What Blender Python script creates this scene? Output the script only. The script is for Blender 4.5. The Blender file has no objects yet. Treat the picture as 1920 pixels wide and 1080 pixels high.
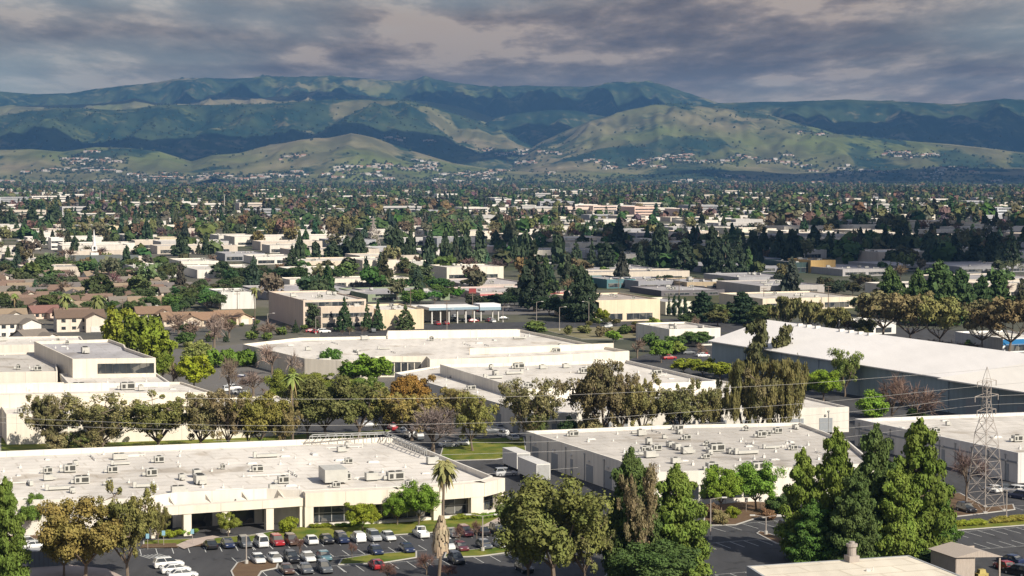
import bpy, math, random, zlib
import numpy as np
from mathutils import noise, Vector
R = math.radians
SC = bpy.context.scene
COL = SC.collection
# ------------------------------------------------------------------ camera
F, H, HOR = 3733.0, 62.0, 320.0            # focal length in 1920-px units, camera height, horizon row
TH = math.atan((540 - HOR) / F)
cam = bpy.data.cameras.new('camera'); co = bpy.data.objects.new('camera', cam); COL.objects.link(co)
co.location = (0, 0, H); co.rotation_euler = (R(90) - TH, 0, 0)
cam.sensor_width = 36; cam.lens = 36 * F / 1920; cam.clip_start = 1; cam.clip_end = 60000
SC.camera = co
SC.view_settings.view_transform = 'Standard'; SC.view_settings.look = 'None'
SC.view_settings.exposure = 0.43; SC.view_settings.gamma = 1
SC.cycles.use_denoising = True
SC.cycles.volume_bounces = 0; SC.cycles.max_bounces = 5; SC.cycles.diffuse_bounces = 2
SC.cycles.transparent_max_bounces = 6
# ------------------------------------------------------------------ sun and sky
AZ, EL = R(42), R(36)                       # sun to the right of straight behind the camera
SV = Vector((math.sin(AZ) * math.cos(EL), -math.cos(AZ) * math.cos(EL), math.sin(EL)))
sun = bpy.data.lights.new('sun', 'SUN'); sun.energy = 5.0; sun.angle = R(0.5); sun.color = (1, .92, .79)
so = bpy.data.objects.new('sun', sun); COL.objects.link(so)
so.rotation_euler = SV.to_track_quat('Z', 'Y').to_euler()
W = bpy.data.worlds.new('World'); SC.world = W; W.use_nodes = True
nt = W.node_tree; N = nt.nodes; L = nt.links; N.clear()
def nd(nt, t, **kw):
    n = nt.nodes.new(t)
    for k, v in kw.items():
        if k.startswith('i_'):
            n.inputs[k[2:].replace('_', ' ')].default_value = v
        else: setattr(n, k, v)
    return n
def mth(nt, op, a, b=None, c=None, clamp=False):
    n = nt.nodes.new('ShaderNodeMath'); n.operation = op; n.use_clamp = clamp
    for i, v in enumerate((a, b, c)):
        if v is None: continue
        if isinstance(v, (int, float)): n.inputs[i].default_value = v
        else: nt.links.new(v, n.inputs[i])
    return n.outputs[0]
def mixc(nt, f, a, b, mode='MIX'):
    n = nt.nodes.new('ShaderNodeMix'); n.data_type = 'RGBA'; n.blend_type = mode
    for sock, v in ((n.inputs[0], f), (n.inputs[6], a), (n.inputs[7], b)):
        if isinstance(v, (int, float)): sock.default_value = v
        elif isinstance(v, tuple): sock.default_value = v if len(v) == 4 else (*v, 1)
        else: nt.links.new(v, sock)
    return n.outputs[2]
def ramp(nt, fac, pts):
    n = nt.nodes.new('ShaderNodeValToRGB'); e = n.color_ramp.elements
    while len(e) < len(pts): e.new(0.5)
    for el, (p, c) in zip(e, pts):
        el.position = p; el.color = (*c, 1) if len(c) == 3 else c
    nt.links.new(fac, n.inputs[0]); return n.outputs[0]
out = nd(nt, 'ShaderNodeOutputWorld'); bg = nd(nt, 'ShaderNodeBackground'); bg.inputs[1].default_value = 0.10
sky = nd(nt, 'ShaderNodeTexSky', sky_type='NISHITA', sun_disc=False, sun_elevation=EL, sun_rotation=R(180) - AZ)
tc = nd(nt, 'ShaderNodeTexCoord'); sp = nd(nt, 'ShaderNodeSeparateXYZ'); L.new(tc.outputs['Generated'], sp.inputs[0])
hz = mth(nt, 'MAXIMUM', sp.outputs[2], 0.0)
den = mth(nt, 'ADD', hz, 0.055)             # the cloud deck seen in perspective (curving down at the horizon)
u = mth(nt, 'DIVIDE', sp.outputs[0], den); v = mth(nt, 'DIVIDE', sp.outputs[1], den)
def cloudnoise(sx, sy, sc, det, off=0.0, dist=0.0, rough=.55):
    cb = nd(nt, 'ShaderNodeCombineXYZ')
    L.new(mth(nt, 'MULTIPLY', u, sx), cb.inputs[0]); L.new(mth(nt, 'MULTIPLY', v, sy), cb.inputs[1]); cb.inputs[2].default_value = off
    n = nd(nt, 'ShaderNodeTexNoise'); n.inputs['Scale'].default_value = sc; n.inputs['Detail'].default_value = det
    n.inputs['Distortion'].default_value = dist; n.inputs['Roughness'].default_value = rough
    L.new(cb.outputs[0], n.inputs['Vector']); return n.outputs[0]
n1 = cloudnoise(1.0, .42, 1.3, 10, 3.3, .15, .58)
n2 = cloudnoise(1.0, .36, 4.2, 8, 9.1, .15, .6)
n3 = cloudnoise(1, .8, .33, 3, 1.7)
dens = mth(nt, 'ADD', mth(nt, 'MULTIPLY', n1, .6), mth(nt, 'MULTIPLY', n2, .4))
shade = ramp(nt, dens, [(.42, (1.05, .72, .5)), (.46, (1.42, .98, .68)), (.50, (1.9, 1.38, .96)), (.54, (2.7, 1.96, 1.38)), (.59, (4.4, 3.3, 2.3))])
hzf = mth(nt, 'SUBTRACT', 1.0, mth(nt, 'DIVIDE', hz, .052), clamp=True)
hzf = mth(nt, 'POWER', hzf, 1.1)
hband = mixc(nt, n2, (2.7, 2.05, 1.8, 1), (8.0, 6.3, 4.7, 1))
cl = mixc(nt, mth(nt, 'MULTIPLY', hzf, .75), shade, hband)
up = mth(nt, 'MULTIPLY', mth(nt, 'SUBTRACT', hz, .12, clamp=True), 1.6, clamp=True)   # overhead the deck is thin and broken
cl = mixc(nt, up, cl, (2.3, 2.4, 2.9, 1))
cover = mth(nt, 'SUBTRACT', mth(nt, 'MULTIPLY_ADD', n3, -1.6, 1.72, clamp=True), mth(nt, 'MULTIPLY', up, .35), clamp=True)
final = mixc(nt, cover, sky.outputs[0], cl)
L.new(final, bg.inputs[0]); L.new(bg.outputs[0], out.inputs[0])
# ------------------------------------------------------------------ helpers
rng = np.random.default_rng(11); random.seed(5)
CT, ST = math.cos(TH), math.sin(TH)
def ray(px, py):
    a, b = px - 960, py - 540
    return np.array([a, F * CT - b * ST, -F * ST - b * CT])
def G(px, py, z=0.0):
    d = ray(px, py); t = (z - H) / d[2]
    return np.array([d[0] * t, d[1] * t, z])
def D(px, py, dist):
    d = ray(px, py); t = dist / d[1]
    return np.array([d[0] * t, dist, H + d[2] * t])
def proj(p):
    x, y, z = p[0], p[1], p[2] - H
    f = y * CT - z * ST; up = y * ST + z * CT
    return 960 + F * x / f, 540 - F * up / f
GA = R(19.5)
U = np.array([math.cos(GA), math.sin(GA), 0]); V = np.array([-math.sin(GA), math.cos(GA), 0])
class MB:
    def __init__(s): s.v = []; s.f = []; s.m = []
    def add(s, vs, fs, mi=0):
        n = len(s.v); s.v += [tuple(map(float, p)) for p in vs]
        for f in fs: s.f.append(tuple(i + n for i in f)); s.m.append(mi)
    def box(s, c, size, ang=0.0, mi=0, taper=1.0):     # c = centre of the base
        a, b, h = size[0] / 2, size[1] / 2, size[2]; ca, sa = math.cos(ang), math.sin(ang); vs = []
        for z, k in ((0, 1), (h, taper)):
            for x, y in ((-a, -b), (a, -b), (a, b), (-a, b)):
                vs.append((c[0] + (x * ca - y * sa) * k, c[1] + (x * sa + y * ca) * k, c[2] + z))
        s.add(vs, [(0, 3, 2, 1), (4, 5, 6, 7), (0, 1, 5, 4), (1, 2, 6, 5), (2, 3, 7, 6), (3, 0, 4, 7)], mi)
    def prism(s, poly, z0, z1, mi=0, cap=True):
        n = len(poly); vs = [(p[0], p[1], z0) for p in poly] + [(p[0], p[1], z1) for p in poly]
        fs = [(i, (i + 1) % n, (i + 1) % n + n, i + n) for i in range(n)]
        if cap: fs += [tuple(range(n, 2 * n)), tuple(range(n - 1, -1, -1))]
        s.add(vs, fs, mi)
    def tube(s, p0, p1, r0, r1=None, n=6, mi=0):
        r1 = r0 if r1 is None else r1
        p0 = Vector(p0); p1 = Vector(p1); d = (p1 - p0)
        if d.length < 1e-6: return
        d.normalize(); a = d.orthogonal().normalized(); b = d.cross(a); vs = []
        for p, r in ((p0, r0), (p1, r1)):
            for i in range(n):
                t = 2 * math.pi * i / n; vs.append(p + (a * math.cos(t) + b * math.sin(t)) * r)
        s.add(vs, [(i, (i + 1) % n, (i + 1) % n + n, i + n) for i in range(n)] + [tuple(range(n - 1, -1, -1)), tuple(range(n, 2 * n))], mi)
    def path(s, pts, radii, n=5, mi=0):
        for i in range(len(pts) - 1): s.tube(pts[i], pts[i + 1], radii[i], radii[i + 1], n, mi)
    def build(s, name, mats, parent=None, loc=None, color=None, smooth=False):
        if not isinstance(mats, (list, tuple)): mats = [mats]
        o0 = np.array(parent['base']) if parent is not None and 'base' in parent else (np.array(loc) if loc is not None else np.zeros(3))
        me = bpy.data.meshes.new(name)
        vv = np.array(s.v) - o0
        me.from_pydata(vv.tolist(), [], s.f)
        for m in mats: me.materials.append(m)
        me.polygons.foreach_set('material_index', s.m)
        if smooth: me.polygons.foreach_set('use_smooth', [True] * len(s.f))
        me.update()
        o = bpy.data.objects.new(name, me); COL.objects.link(o)
        if parent is not None: o.parent = parent
        elif loc is not None: o.location = loc
        if color: o.color = (*color, 1)
        return o
def npmesh(name, V_, Fq, mats, mi=None, cols=None):      # fast quad mesh
    me = bpy.data.meshes.new(name); nv, nf = len(V_), len(Fq)
    me.vertices.add(nv); me.vertices.foreach_set('co', np.asarray(V_, np.float32).ravel())
    me.loops.add(nf * 4); me.loops.foreach_set('vertex_index', np.asarray(Fq, np.int32).ravel())
    me.polygons.add(nf); me.polygons.foreach_set('loop_start', np.arange(0, nf * 4, 4, dtype=np.int32))
    me.polygons.foreach_set('loop_total', np.full(nf, 4, np.int32))
    for m in mats: me.materials.append(m)
    if mi is not None: me.polygons.foreach_set('material_index', np.asarray(mi, np.int32))
    if cols is not None:
        ca = me.color_attributes.new('tint', 'FLOAT_COLOR', 'POINT')
        ca.data.foreach_set('color', np.asarray(cols, np.float32).ravel())
    me.update(calc_edges=True); return me
def empty(name, loc, rz=0.0):
    o = bpy.data.objects.new(name, None); COL.objects.link(o); o.location = tuple(map(float, loc)); o.rotation_euler = (0, 0, rz)
    o['base'] = [float(x) for x in loc]; o.empty_display_size = .5; return o
def tag(o, label=None, cat=None, group=None, kind=None):
    if label: o['label'] = label
    if cat: o['category'] = cat
    if group: o['group'] = group
    if kind: o['kind'] = kind
    return o
PENDING = []            # (object, short description, group) : given their final label at the end
def later(o, desc, cat, group): o['category'] = cat; PENDING.append((o, desc, group)); return o
# ------------------------------------------------------------------ materials
def mat(name, build, rough=.85, spec=.25):
    m = bpy.data.materials.new(name); m.use_nodes = True; t = m.node_tree
    b = t.nodes['Principled BSDF']; b.inputs['Roughness'].default_value = rough; b.inputs['Specular IOR Level'].default_value = spec
    r = build(t, b) if callable(build) else build
    if isinstance(r, tuple): b.inputs['Base Color'].default_value = (*r, 1)
    elif r is not None: t.links.new(r, b.inputs['Base Color'])
    return m
def tnoise(t, scale, det=4, coord='Object', stretch=None, rough=.55):
    c = nd(t, 'ShaderNodeTexCoord'); n = nd(t, 'ShaderNodeTexNoise'); src = c.outputs[coord]
    if coord == 'Position': src = nd(t, 'ShaderNodeNewGeometry').outputs['Position']
    if stretch:
        mp = nd(t, 'ShaderNodeMapping'); mp.inputs['Scale'].default_value = stretch; t.links.new(src, mp.inputs[0]); src = mp.outputs[0]
    t.links.new(src, n.inputs['Vector']); n.inputs['Scale'].default_value = scale; n.inputs['Detail'].default_value = det
    n.inputs['Roughness'].default_value = rough
    return n.outputs[0]
def geo_pos(t): return nd(t, 'ShaderNodeNewGeometry').outputs['Position']
def pnoise(t, scale, det=4, stretch=None, rot=None):
    n = nd(t, 'ShaderNodeTexNoise'); src = geo_pos(t)
    mp = nd(t, 'ShaderNodeMapping'); mp.inputs['Scale'].default_value = stretch or (1, 1, 1)
    if rot: mp.inputs['Rotation'].default_value = (0, 0, rot)
    t.links.new(src, mp.inputs[0]); t.links.new(mp.outputs[0], n.inputs['Vector'])
    n.inputs['Scale'].default_value = scale; n.inputs['Detail'].default_value = det; return n.outputs[0]
def objcol(t): return nd(t, 'ShaderNodeObjectInfo').outputs['Color']
def mul(t, c, f, lo, hi):      # colour times a value running lo..hi with f
    k = mth(t, 'MULTIPLY_ADD', f, hi - lo, lo); cb = nd(t, 'ShaderNodeCombineColor')
    for i in range(3): t.links.new(k, cb.inputs[i])
    return mixc(t, 1.0, c, cb.outputs[0], 'MULTIPLY')
def wall_m(t, b):
    streak = pnoise(t, 1.0, 4, (.9, .9, .07)); blot = pnoise(t, .12, 3)
    c = mul(t, objcol(t), streak, .76, 1.14); c = mul(t, c, blot, .86, 1.12)
    g = nd(t, 'ShaderNodeNewGeometry'); du = nd(t, 'ShaderNodeVectorMath', operation='DOT_PRODUCT'); dv = nd(t, 'ShaderNodeVectorMath', operation='DOT_PRODUCT'); dn = nd(t, 'ShaderNodeVectorMath', operation='DOT_PRODUCT')
    for q, src, vec in ((du, 'Position', U), (dv, 'Position', V), (dn, 'True Normal', V)): t.links.new(g.outputs[src], q.inputs[0]); q.inputs[1].default_value = tuple(vec)
    sel = mth(t, 'GREATER_THAN', mth(t, 'ABSOLUTE', dn.outputs['Value']), .6)
    k = mth(t, 'ADD', mth(t, 'MULTIPLY', du.outputs['Value'], sel), mth(t, 'MULTIPLY', dv.outputs['Value'], mth(t, 'SUBTRACT', 1.0, sel)))
    ln = mth(t, 'LESS_THAN', mth(t, 'FRACT', mth(t, 'DIVIDE', k, 7.3)), .018)
    return mixc(t, mth(t, 'MULTIPLY', ln, .35), c, (.2, .19, .18, 1))
def roof_m(t, b):
    a = pnoise(t, .035, 5); s = pnoise(t, .3, 5, (1, .12, 1), GA); g = pnoise(t, 2.2, 2)
    c = mul(t, objcol(t), a, .66, 1.28); c = mul(t, c, s, .72, 1.18)
    st = ramp(t, pnoise(t, .09, 6, None), [(.40, (1, 1, 1)), (.57, (1, 1, 1)), (.66, (.66, .62, .57))])
    c = mixc(t, .8, c, st, 'MULTIPLY')
    bk = nd(t, 'ShaderNodeTexBrick'); mp = nd(t, 'ShaderNodeMapping'); mp.inputs['Rotation'].default_value = (0, 0, -GA)
    t.links.new(geo_pos(t), mp.inputs[0]); t.links.new(mp.outputs[0], bk.inputs['Vector'])
    bk.inputs['Scale'].default_value = .06; bk.inputs['Mortar Size'].default_value = .014; bk.inputs['Color1'].default_value = (1, 1, 1, 1)
    bk.inputs['Color2'].default_value = (.9, .9, .9, 1); bk.inputs['Mortar'].default_value = (.74, .72, .69, 1)
    c = mixc(t, .7, c, bk.outputs[0], 'MULTIPLY')
    return mul(t, c, g, .93, 1.05)
M = {}
M['wall'] = mat('wall_paint', wall_m, .9, .15)
M['roof'] = mat('roof_membrane', roof_m, .9, .15)
M['plain'] = mat('plain_paint', lambda t, b: mul(t, objcol(t), tnoise(t, 2.0), .85, 1.1), .7, .3)
M['tile'] = mat('roof_tile', lambda t, b: mul(t, mul(t, objcol(t), tnoise(t, 1.3, 5), .75, 1.2), tnoise(t, .6, 4, 'Object', (1, 12, 12)), .8, 1.15), .9, .1)
def glass_m(t, b):
    v = nd(t, 'ShaderNodeTexVoronoi'); v.inputs['Scale'].default_value = .55; t.links.new(geo_pos(t), v.inputs['Vector'])
    sp_ = nd(t, 'ShaderNodeSeparateColor'); t.links.new(v.outputs['Color'], sp_.inputs[0])
    return mixc(t, ramp(t, sp_.outputs[0], [(.55, (0, 0, 0)), (.95, (1, 1, 1))]), mul(t, (.03, .036, .042, 1), tnoise(t, .5, 3), .4, 1.8), (.15, .145, .13, 1))  # noise paints uneven reflections into the glass; paler cells are blinds
M['glass'] = mat('dark_glass', glass_m, .15, .5)
M['metal'] = mat('grey_metal', lambda t, b: mul(t, (.36, .36, .35, 1), tnoise(t, 1.5), .8, 1.15), .55, .4)
M['grille'] = mat('dark_grille', (.06, .06, .055), .7)
M['unit'] = mat('unit_casing', lambda t, b: mul(t, (.50, .49, .45, 1), tnoise(t, .9), .75, 1.15), .6, .3)
M['vent'] = mat('white_metal', lambda t, b: mul(t, (.66, .64, .60, 1), tnoise(t, 1.2), .8, 1.1), .6, .3)
M['white'] = mat('white_marking', lambda t, b: mul(t, (.55, .55, .52, 1), pnoise(t, 1.8, 4), .55, 1.3), .85)
M['kerb'] = mat('kerb_concrete', lambda t, b: mul(t, (.46, .44, .40, 1), pnoise(t, .7), .8, 1.15), .9)
M['path'] = mat('pavement', lambda t, b: mul(t, (.44, .36, .31, 1), pnoise(t, .6), .8, 1.15), .9)
def asph(t, b):
    c = mixc(t, pnoise(t, .05, 5), (.040, .041, .045, 1), (.082, .080, .080, 1))
    c = mul(t, c, pnoise(t, .5, 5, (1, .15, 1), GA + R(90)), .65, 1.4)
    c = mixc(t, ramp(t, pnoise(t, .35, 6), [(.60, (0, 0, 0)), (.66, (.6, .6, .6))]), c, (.03, .03, .03, 1))
    return mul(t, c, pnoise(t, 5, 3), .9, 1.1)
M['asphalt'] = mat('asphalt', asph, .9, .2)
M['asphalt_old'] = mat('asphalt_old', lambda t, b: mul(t, mixc(t, pnoise(t, .02, 5), (.10, .095, .09, 1), (.20, .185, .17, 1)), pnoise(t, .6, 4), .85, 1.15), .92, .15)
M['grass'] = mat('lawn', lambda t, b: mul(t, mixc(t, ramp(t, pnoise(t, .25, 5), [(.35, (0, 0, 0)), (.65, (1, 1, 1))]), (.075, .12, .018, 1), (.21, .20, .04, 1)), pnoise(t, 3, 4), .7, 1.3), .95, .1)
M['mulch'] = mat('planting_bed', lambda t, b: mul(t, mixc(t, pnoise(t, .4, 5), (.11, .065, .045, 1), (.17, .12, .07, 1)), pnoise(t, 3, 4), .7, 1.3), .95, .1)
def ground_m(t, b):
    a = ramp(t, pnoise(t, .006, 6), [(.38, (.10, .098, .09)), (.5, (.16, .145, .115)), (.58, (.085, .095, .04)), (.68, (.12, .10, .065))])
    p = pnoise(t, .0011, 4)
    a = mixc(t, ramp(t, p, [(.45, (0, 0, 0)), (.6, (1, 1, 1))]), a, (.05, .062, .035, 1))
    return mul(t, a, pnoise(t, .08, 6), .6, 1.4)
M['ground'] = mat('ground', ground_m, .95, .1)
def leaf_m(t, b):
    a = tnoise(t, .55, 3); g = tnoise(t, 3.0, 2)
    hv = ramp(t, tnoise(t, .3, 3), [(.42, (0, 0, 0)), (.62, (1, 1, 1))])
    c0 = mixc(t, mth(t, 'MULTIPLY', hv, .55), objcol(t), mixc(t, 1.0, objcol(t), (.78, 1.0, .9, 1), 'MULTIPLY'))
    c = mul(t, c0, a, .55, 1.85); c = mul(t, c, g, .7, 1.3)
    r = nd(t, 'ShaderNodeObjectInfo').outputs['Random']
    return mul(t, c, r, .85, 1.15)
M['leaf'] = mat('foliage', leaf_m, .75, .2)
b = M['leaf'].node_tree.nodes['Principled BSDF']
M['leafvc'] = mat('foliage_far', lambda t, b: mul(t, nd(t, 'ShaderNodeVertexColor', layer_name='tint').outputs[0], pnoise(t, .12, 3), .6, 1.4), .85, .1)
M['farwall'] = mat('far_wall', lambda t, b: nd(t, 'ShaderNodeVertexColor', layer_name='tint').outputs[0], .9, .1)
M['bark'] = mat('bark', lambda t, b: mul(t, mixc(t, tnoise(t, 1.2, 5, 'Object', (1, 1, .2)), (.10, .075, .055, 1), (.25, .20, .155, 1)), tnoise(t, 5), .8, 1.2), .9, .1)
M['twig'] = mat('twig', lambda t, b: mul(t, objcol(t), tnoise(t, 1.2, 3), .6, 1.4), .9, .1)
M['paint'] = mat('car_paint', lambda t, b: objcol(t), .28, .5)
M['paint'].node_tree.nodes['Principled BSDF'].inputs['Coat Weight'].default_value = .6
M['rubber'] = mat('tyre_rubber', (.02, .02, .02), .8)
M['rim'] = mat('wheel_rim', (.45, .45, .46), .35)
M['lamp'] = mat('lamp_lens', (.7, .7, .68), .2)
M['tail'] = mat('tail_lens', (.35, .02, .02), .3)
M['steel'] = mat('galvanised_steel', lambda t, b: mul(t, (.36, .315, .28, 1), tnoise(t, .8), .7, 1.2), .6, .4)
M['wire'] = mat('power_wire', (.60, .58, .54), .5)
M['wood'] = mat('weathered_wood', lambda t, b: mul(t, (.42, .36, .31, 1), tnoise(t, 2, 5, 'Object', (6, 6, .5)), .6, 1.3), .9, .1)
# ------------------------------------------------------------------ ground, hills, haze
g = MB(); g.add([(-30000, -3000, 0), (30000, -3000, 0), (30000, 20900, 0), (-30000, 20900, 0)], [(0, 1, 2, 3)])
tag(g.build('ground', M['ground']), 'flat valley floor of streets, yards and dry grass', kind='structure')
LAY = [ # distance, front width, back width, woodland share, [(px, py of skyline) ...]
 (17000, 3200, 2500, .78, [(-250,176),(0,172),(60,177),(130,176),(180,168),(250,160),(330,152),(420,148),(500,147),(560,146),(620,143),(680,148),(740,152),(780,150),(797,142),(815,149),(870,158),(930,164),(1000,162),(1060,163),(1100,163),(1160,157),(1210,155),(1250,163),(1300,180),(1340,192),(1400,205),(2200,215)]),  # woodland share also paints shade onto a ridge that was too lit
 (15200, 1700, 1500, .10, [(-250,198),(0,200),(60,199),(120,197),(180,195),(230,190),(255,184),(290,193),(350,196),(400,188),(440,182),(500,186),(560,178),(600,172),(660,176),(700,182),(740,188),(800,190),(860,200),(900,212),(930,222),(980,260),(1050,320),(2200,330)]),
 (13900, 1500, 1200, .97, [(-250,330),(840,330),(900,240),(930,220),(980,212),(1030,207),(1080,208),(1130,218),(1180,235),(1250,280),(2200,330)]),
 (13700, 1900, 1500, .90, [(-250,330),(1150,300),(1250,205),(1340,195),(1400,193),(1500,190),(1580,188),(1640,190),(1700,191),(1780,196),(1840,190),(1880,186),(1920,188),(2200,195)]),
 (12600, 1900, 1300, .80, [(-250,225),(0,218),(60,208),(100,203),(170,205),(230,208),(300,198),(400,197),(480,196),(540,193),(600,190),(640,188),(700,186),(740,188),(780,192),(830,205),(880,222),(930,240),(970,256),(1010,268),(1060,287),(1120,302),(1250,325),(2200,335)]),
 (12100, 2100, 1300, .34, [(-250,335),(900,325),(960,302),(1010,268),(1060,245),(1110,225),(1170,210),(1230,198),(1265,195),(1310,200),(1340,203),(1400,206),(1440,215),(1500,232),(1560,248),(1600,262),(1640,275),(1700,288),(1800,300),(2200,320)]),
 (11300, 1300, 900, .42, [(-250,335),(1380,330),(1480,262),(1520,250),(1580,252),(1640,258),(1700,264),(1780,270),(1880,282),(1920,288),(2200,300)]),
 (10300, 1100, 800, .22, [(-250,285),(0,281),(60,279),(120,284),(180,275),(240,277),(300,283),(360,302),(400,290),(450,287),(520,270),(560,263),(620,259),(660,250),(700,257),(750,275),(800,290),(850,305),(920,316),(1000,322),(1080,312),(1200,318),(1280,306),(1330,300),(1380,310),(1500,318),(1600,316),(1750,312),(2200,316)]),
]
NA, ND, D0, D1 = 760, 300, 8900.0, 19600.0
pxs = np.linspace(-260, 2180, NA); ds = np.linspace(D0, D1, ND)
hh = np.zeros((ND, NA)); wood = np.zeros((ND, NA))
nz = np.zeros((ND, NA)); nz2 = np.zeros((ND, NA)); nz3 = np.zeros((ND, NA)); nz4 = np.zeros((ND, NA))
for i in range(ND):
    for j in range(NA):
        X = (pxs[j] - 960) / F * ds[i]
        nz[i, j] = noise.fractal((X / 620, ds[i] / 900, 4.2), .9, 2.1, 5)
        nz2[i, j] = noise.fractal((X / 520, ds[i] / 700, 9.2), .8, 2.1, 6)
        nz4[i, j] = noise.fractal((X / 430, ds[i] / 1300, 1.2), .9, 2.1, 4)
        nz3[i, j] = noise.noise((X / 1400, ds[i] / 2600, 2.2))
for k, (Dk, wf, wb, wd, sk) in enumerate(LAY):
    sx = np.array([p[0] for p in sk]); sy = np.interp(pxs, sx, [p[1] for p in sk])
    top = np.maximum(H + (HOR - sy) * Dk / F, 0) * (sy < 329)
    top = top[None, :] * np.ones((ND, 1))
    dd = ds[:, None] - Dk
    t = np.where(dd < 0, -dd / (wf * (1 + .25 * nz3)), dd / wb)
    t = np.clip(t, 0, 1)
    shp = np.where(dd < 0, 1 - t ** 1.25, 1 - t * t * (3 - 2 * t))
    rough = (nz * .20 - np.abs(nz4) * .34 + .08) * np.clip(t * 3.5, 0, 1) * (1 - t * .8)
    h = top * np.clip(shp + rough, 0, None)
    new = h > hh
    thr = np.interp(wd, [0, 1], [-.75, .75])
    wv = 1 / (1 + np.exp(-(nz2 * .9 + (np.abs(nz4) - .22) * 1.5 + thr * 1.35) * 9))
    wood = np.where(new, wv, wood); hh = np.where(new, h, hh)
for j in range(NA):     # the wooded crests keep small bumps
    pass
hh += np.clip(hh / 60, 0, 1) * (wood * 9 * np.abs(nz2))
XX = (pxs[None, :] - 960) / F * ds[:, None]; YY = ds[:, None] * np.ones((1, NA))
# grassy clearings and wooded belts, partly painting in sunlit and cloud-shaded slopes (X, Y, rx, ry, woodland 0/1)
def spot(px, py, rx, ry, val, lay):
    global wood
    Dk, wf = LAY[lay][0], LAY[lay][1]
    sk = LAY[lay][4]; ys = np.interp(px, [p[0] for p in sk], [p[1] for p in sk])
    topz = H + (HOR - ys) * Dk / F
    best = None
    for dd in np.linspace(Dk - wf, Dk, 60):
        tt = (Dk - dd) / wf; z = topz * (1 - tt ** 1.25); yy = HOR - (z - H) * F / dd
        if best is None or abs(yy - py) < best[0]: best = (abs(yy - py), dd)
    Y = best[1]; X = (px - 960) / F * Y; rxm = rx * Y / F; rym = ry * 14.0
    q = ((XX - X) / rxm) ** 2 + ((YY - Y) / rym) ** 2 + nz * .9
    f = 1 / (1 + np.exp((q - 1) * 7)); wood = wood * (1 - f) + val * f * 1.0
spot(240, 240, 330, 45, 1, 4); spot(560, 235, 230, 40, 1, 4); spot(100, 250, 200, 40, 1, 4); spot(330, 225, 300, 40, 1, 4)
spot(680, 195, 60, 12, 0, 4); spot(900, 250, 60, 14, 0, 4); spot(960, 268, 70, 10, 0, 4); spot(820, 215, 35, 14, .2, 4)
spot(1250, 235, 200, 30, .12, 5); spot(1100, 250, 90, 20, .1, 5); spot(1180, 285, 140, 12, 1, 5); spot(1400, 230, 90, 25, .2, 5); spot(1300, 270, 60, 10, .9, 5)
spot(60, 300, 90, 18, 0, 7); spot(290, 300, 90, 16, 0, 7); spot(660, 275, 70, 22, 0, 7); spot(520, 305, 70, 12, 0, 7); spot(400, 318, 50, 5, 1, 7)
hills_z = hh
V_ = np.stack([XX, YY, hh - 2.0], -1).reshape(-1, 3)
idx = np.arange(ND * NA).reshape(ND, NA)
Fq = np.stack([idx[:-1, :-1], idx[:-1, 1:], idx[1:, 1:], idx[1:, :-1]], -1).reshape(-1, 4)
cols = np.stack([wood, wood, wood, np.ones_like(wood)], -1).reshape(-1, 4)
def hill_m(t, b):
    w = nd(t, 'ShaderNodeVertexColor', layer_name='tint').outputs[0]
    gr = mixc(t, ramp(t, pnoise(t, .0009, 5), [(.4, (0, 0, 0)), (.6, (1, 1, 1))]), (.125, .145, .05, 1), (.23, .19, .115, 1))
    gr = mul(t, gr, pnoise(t, .006, 6), .45, 1.5)
    gr = mixc(t, ramp(t, pnoise(t, .0035, 8), [(.46, (0, 0, 0)), (.60, (.75, .75, .75))]), gr, (.085, .085, .045, 1))
    fo = mixc(t, ramp(t, pnoise(t, .004, 7), [(.42, (0, 0, 0)), (.62, (1, 1, 1))]), (.014, .034, .026, 1), (.045, .065, .035, 1))
    fo = mul(t, fo, pnoise(t, .014, 6), .5, 1.6)
    wn = mth(t, 'ADD', w, mth(t, 'MULTIPLY', mth(t, 'SUBTRACT', pnoise(t, .0045, 9), .5), 2.6))
    wn = mth(t, 'ADD', wn, mth(t, 'MULTIPLY', mth(t, 'SUBTRACT', pnoise(t, .022, 5), .5), 1.6))
    f = mth(t, 'MULTIPLY', mth(t, 'SUBTRACT', wn, .30), 1.9, clamp=True)
    return mixc(t, f, gr, fo)
M['hill'] = mat('hill_cover', hill_m, .95, .05)
me = npmesh('hills', V_, Fq, [M['hill']], cols=cols); me.polygons.foreach_set('use_smooth', [True] * len(me.polygons))
ho = bpy.data.objects.new('hills', me); COL.objects.link(ho); tag(ho, 'rolling grass and oak covered hills behind the valley', kind='structure')
def hill_at(X, Y):
    px = 960 + X / Y * F; j = (px - pxs[0]) / (pxs[1] - pxs[0]); i = (Y - D0) / (ds[1] - ds[0])
    if i < 0 or i >= ND - 1 or j < 0 or j >= NA - 1: return 0.0
    i0, j0 = int(i), int(j); a, b_ = i - i0, j - j0
    return float((hh[i0, j0] * (1 - a) + hh[i0 + 1, j0] * a) * (1 - b_) + (hh[i0, j0 + 1] * (1 - a) + hh[i0 + 1, j0 + 1] * a) * b_) - 2
hz_ = MB(); hz_.box((0, 8950, -3), (60500, 24100, 1003))
hm = bpy.data.materials.new('haze_air'); hm.use_nodes = True; t = hm.node_tree; t.nodes.clear()
oo = nd(t, 'ShaderNodeOutputMaterial'); pv = nd(t, 'ShaderNodeVolumePrincipled')
pv.inputs['Color'].default_value = (.20, .46, .90, 1); pv.inputs['Density'].default_value = 4.6e-5; pv.inputs['Anisotropy'].default_value = .2
t.links.new(pv.outputs[0], oo.inputs['Volume'])
tag(hz_.build('haze', hm), 'thin blue air over the valley and hills', kind='stuff')
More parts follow.
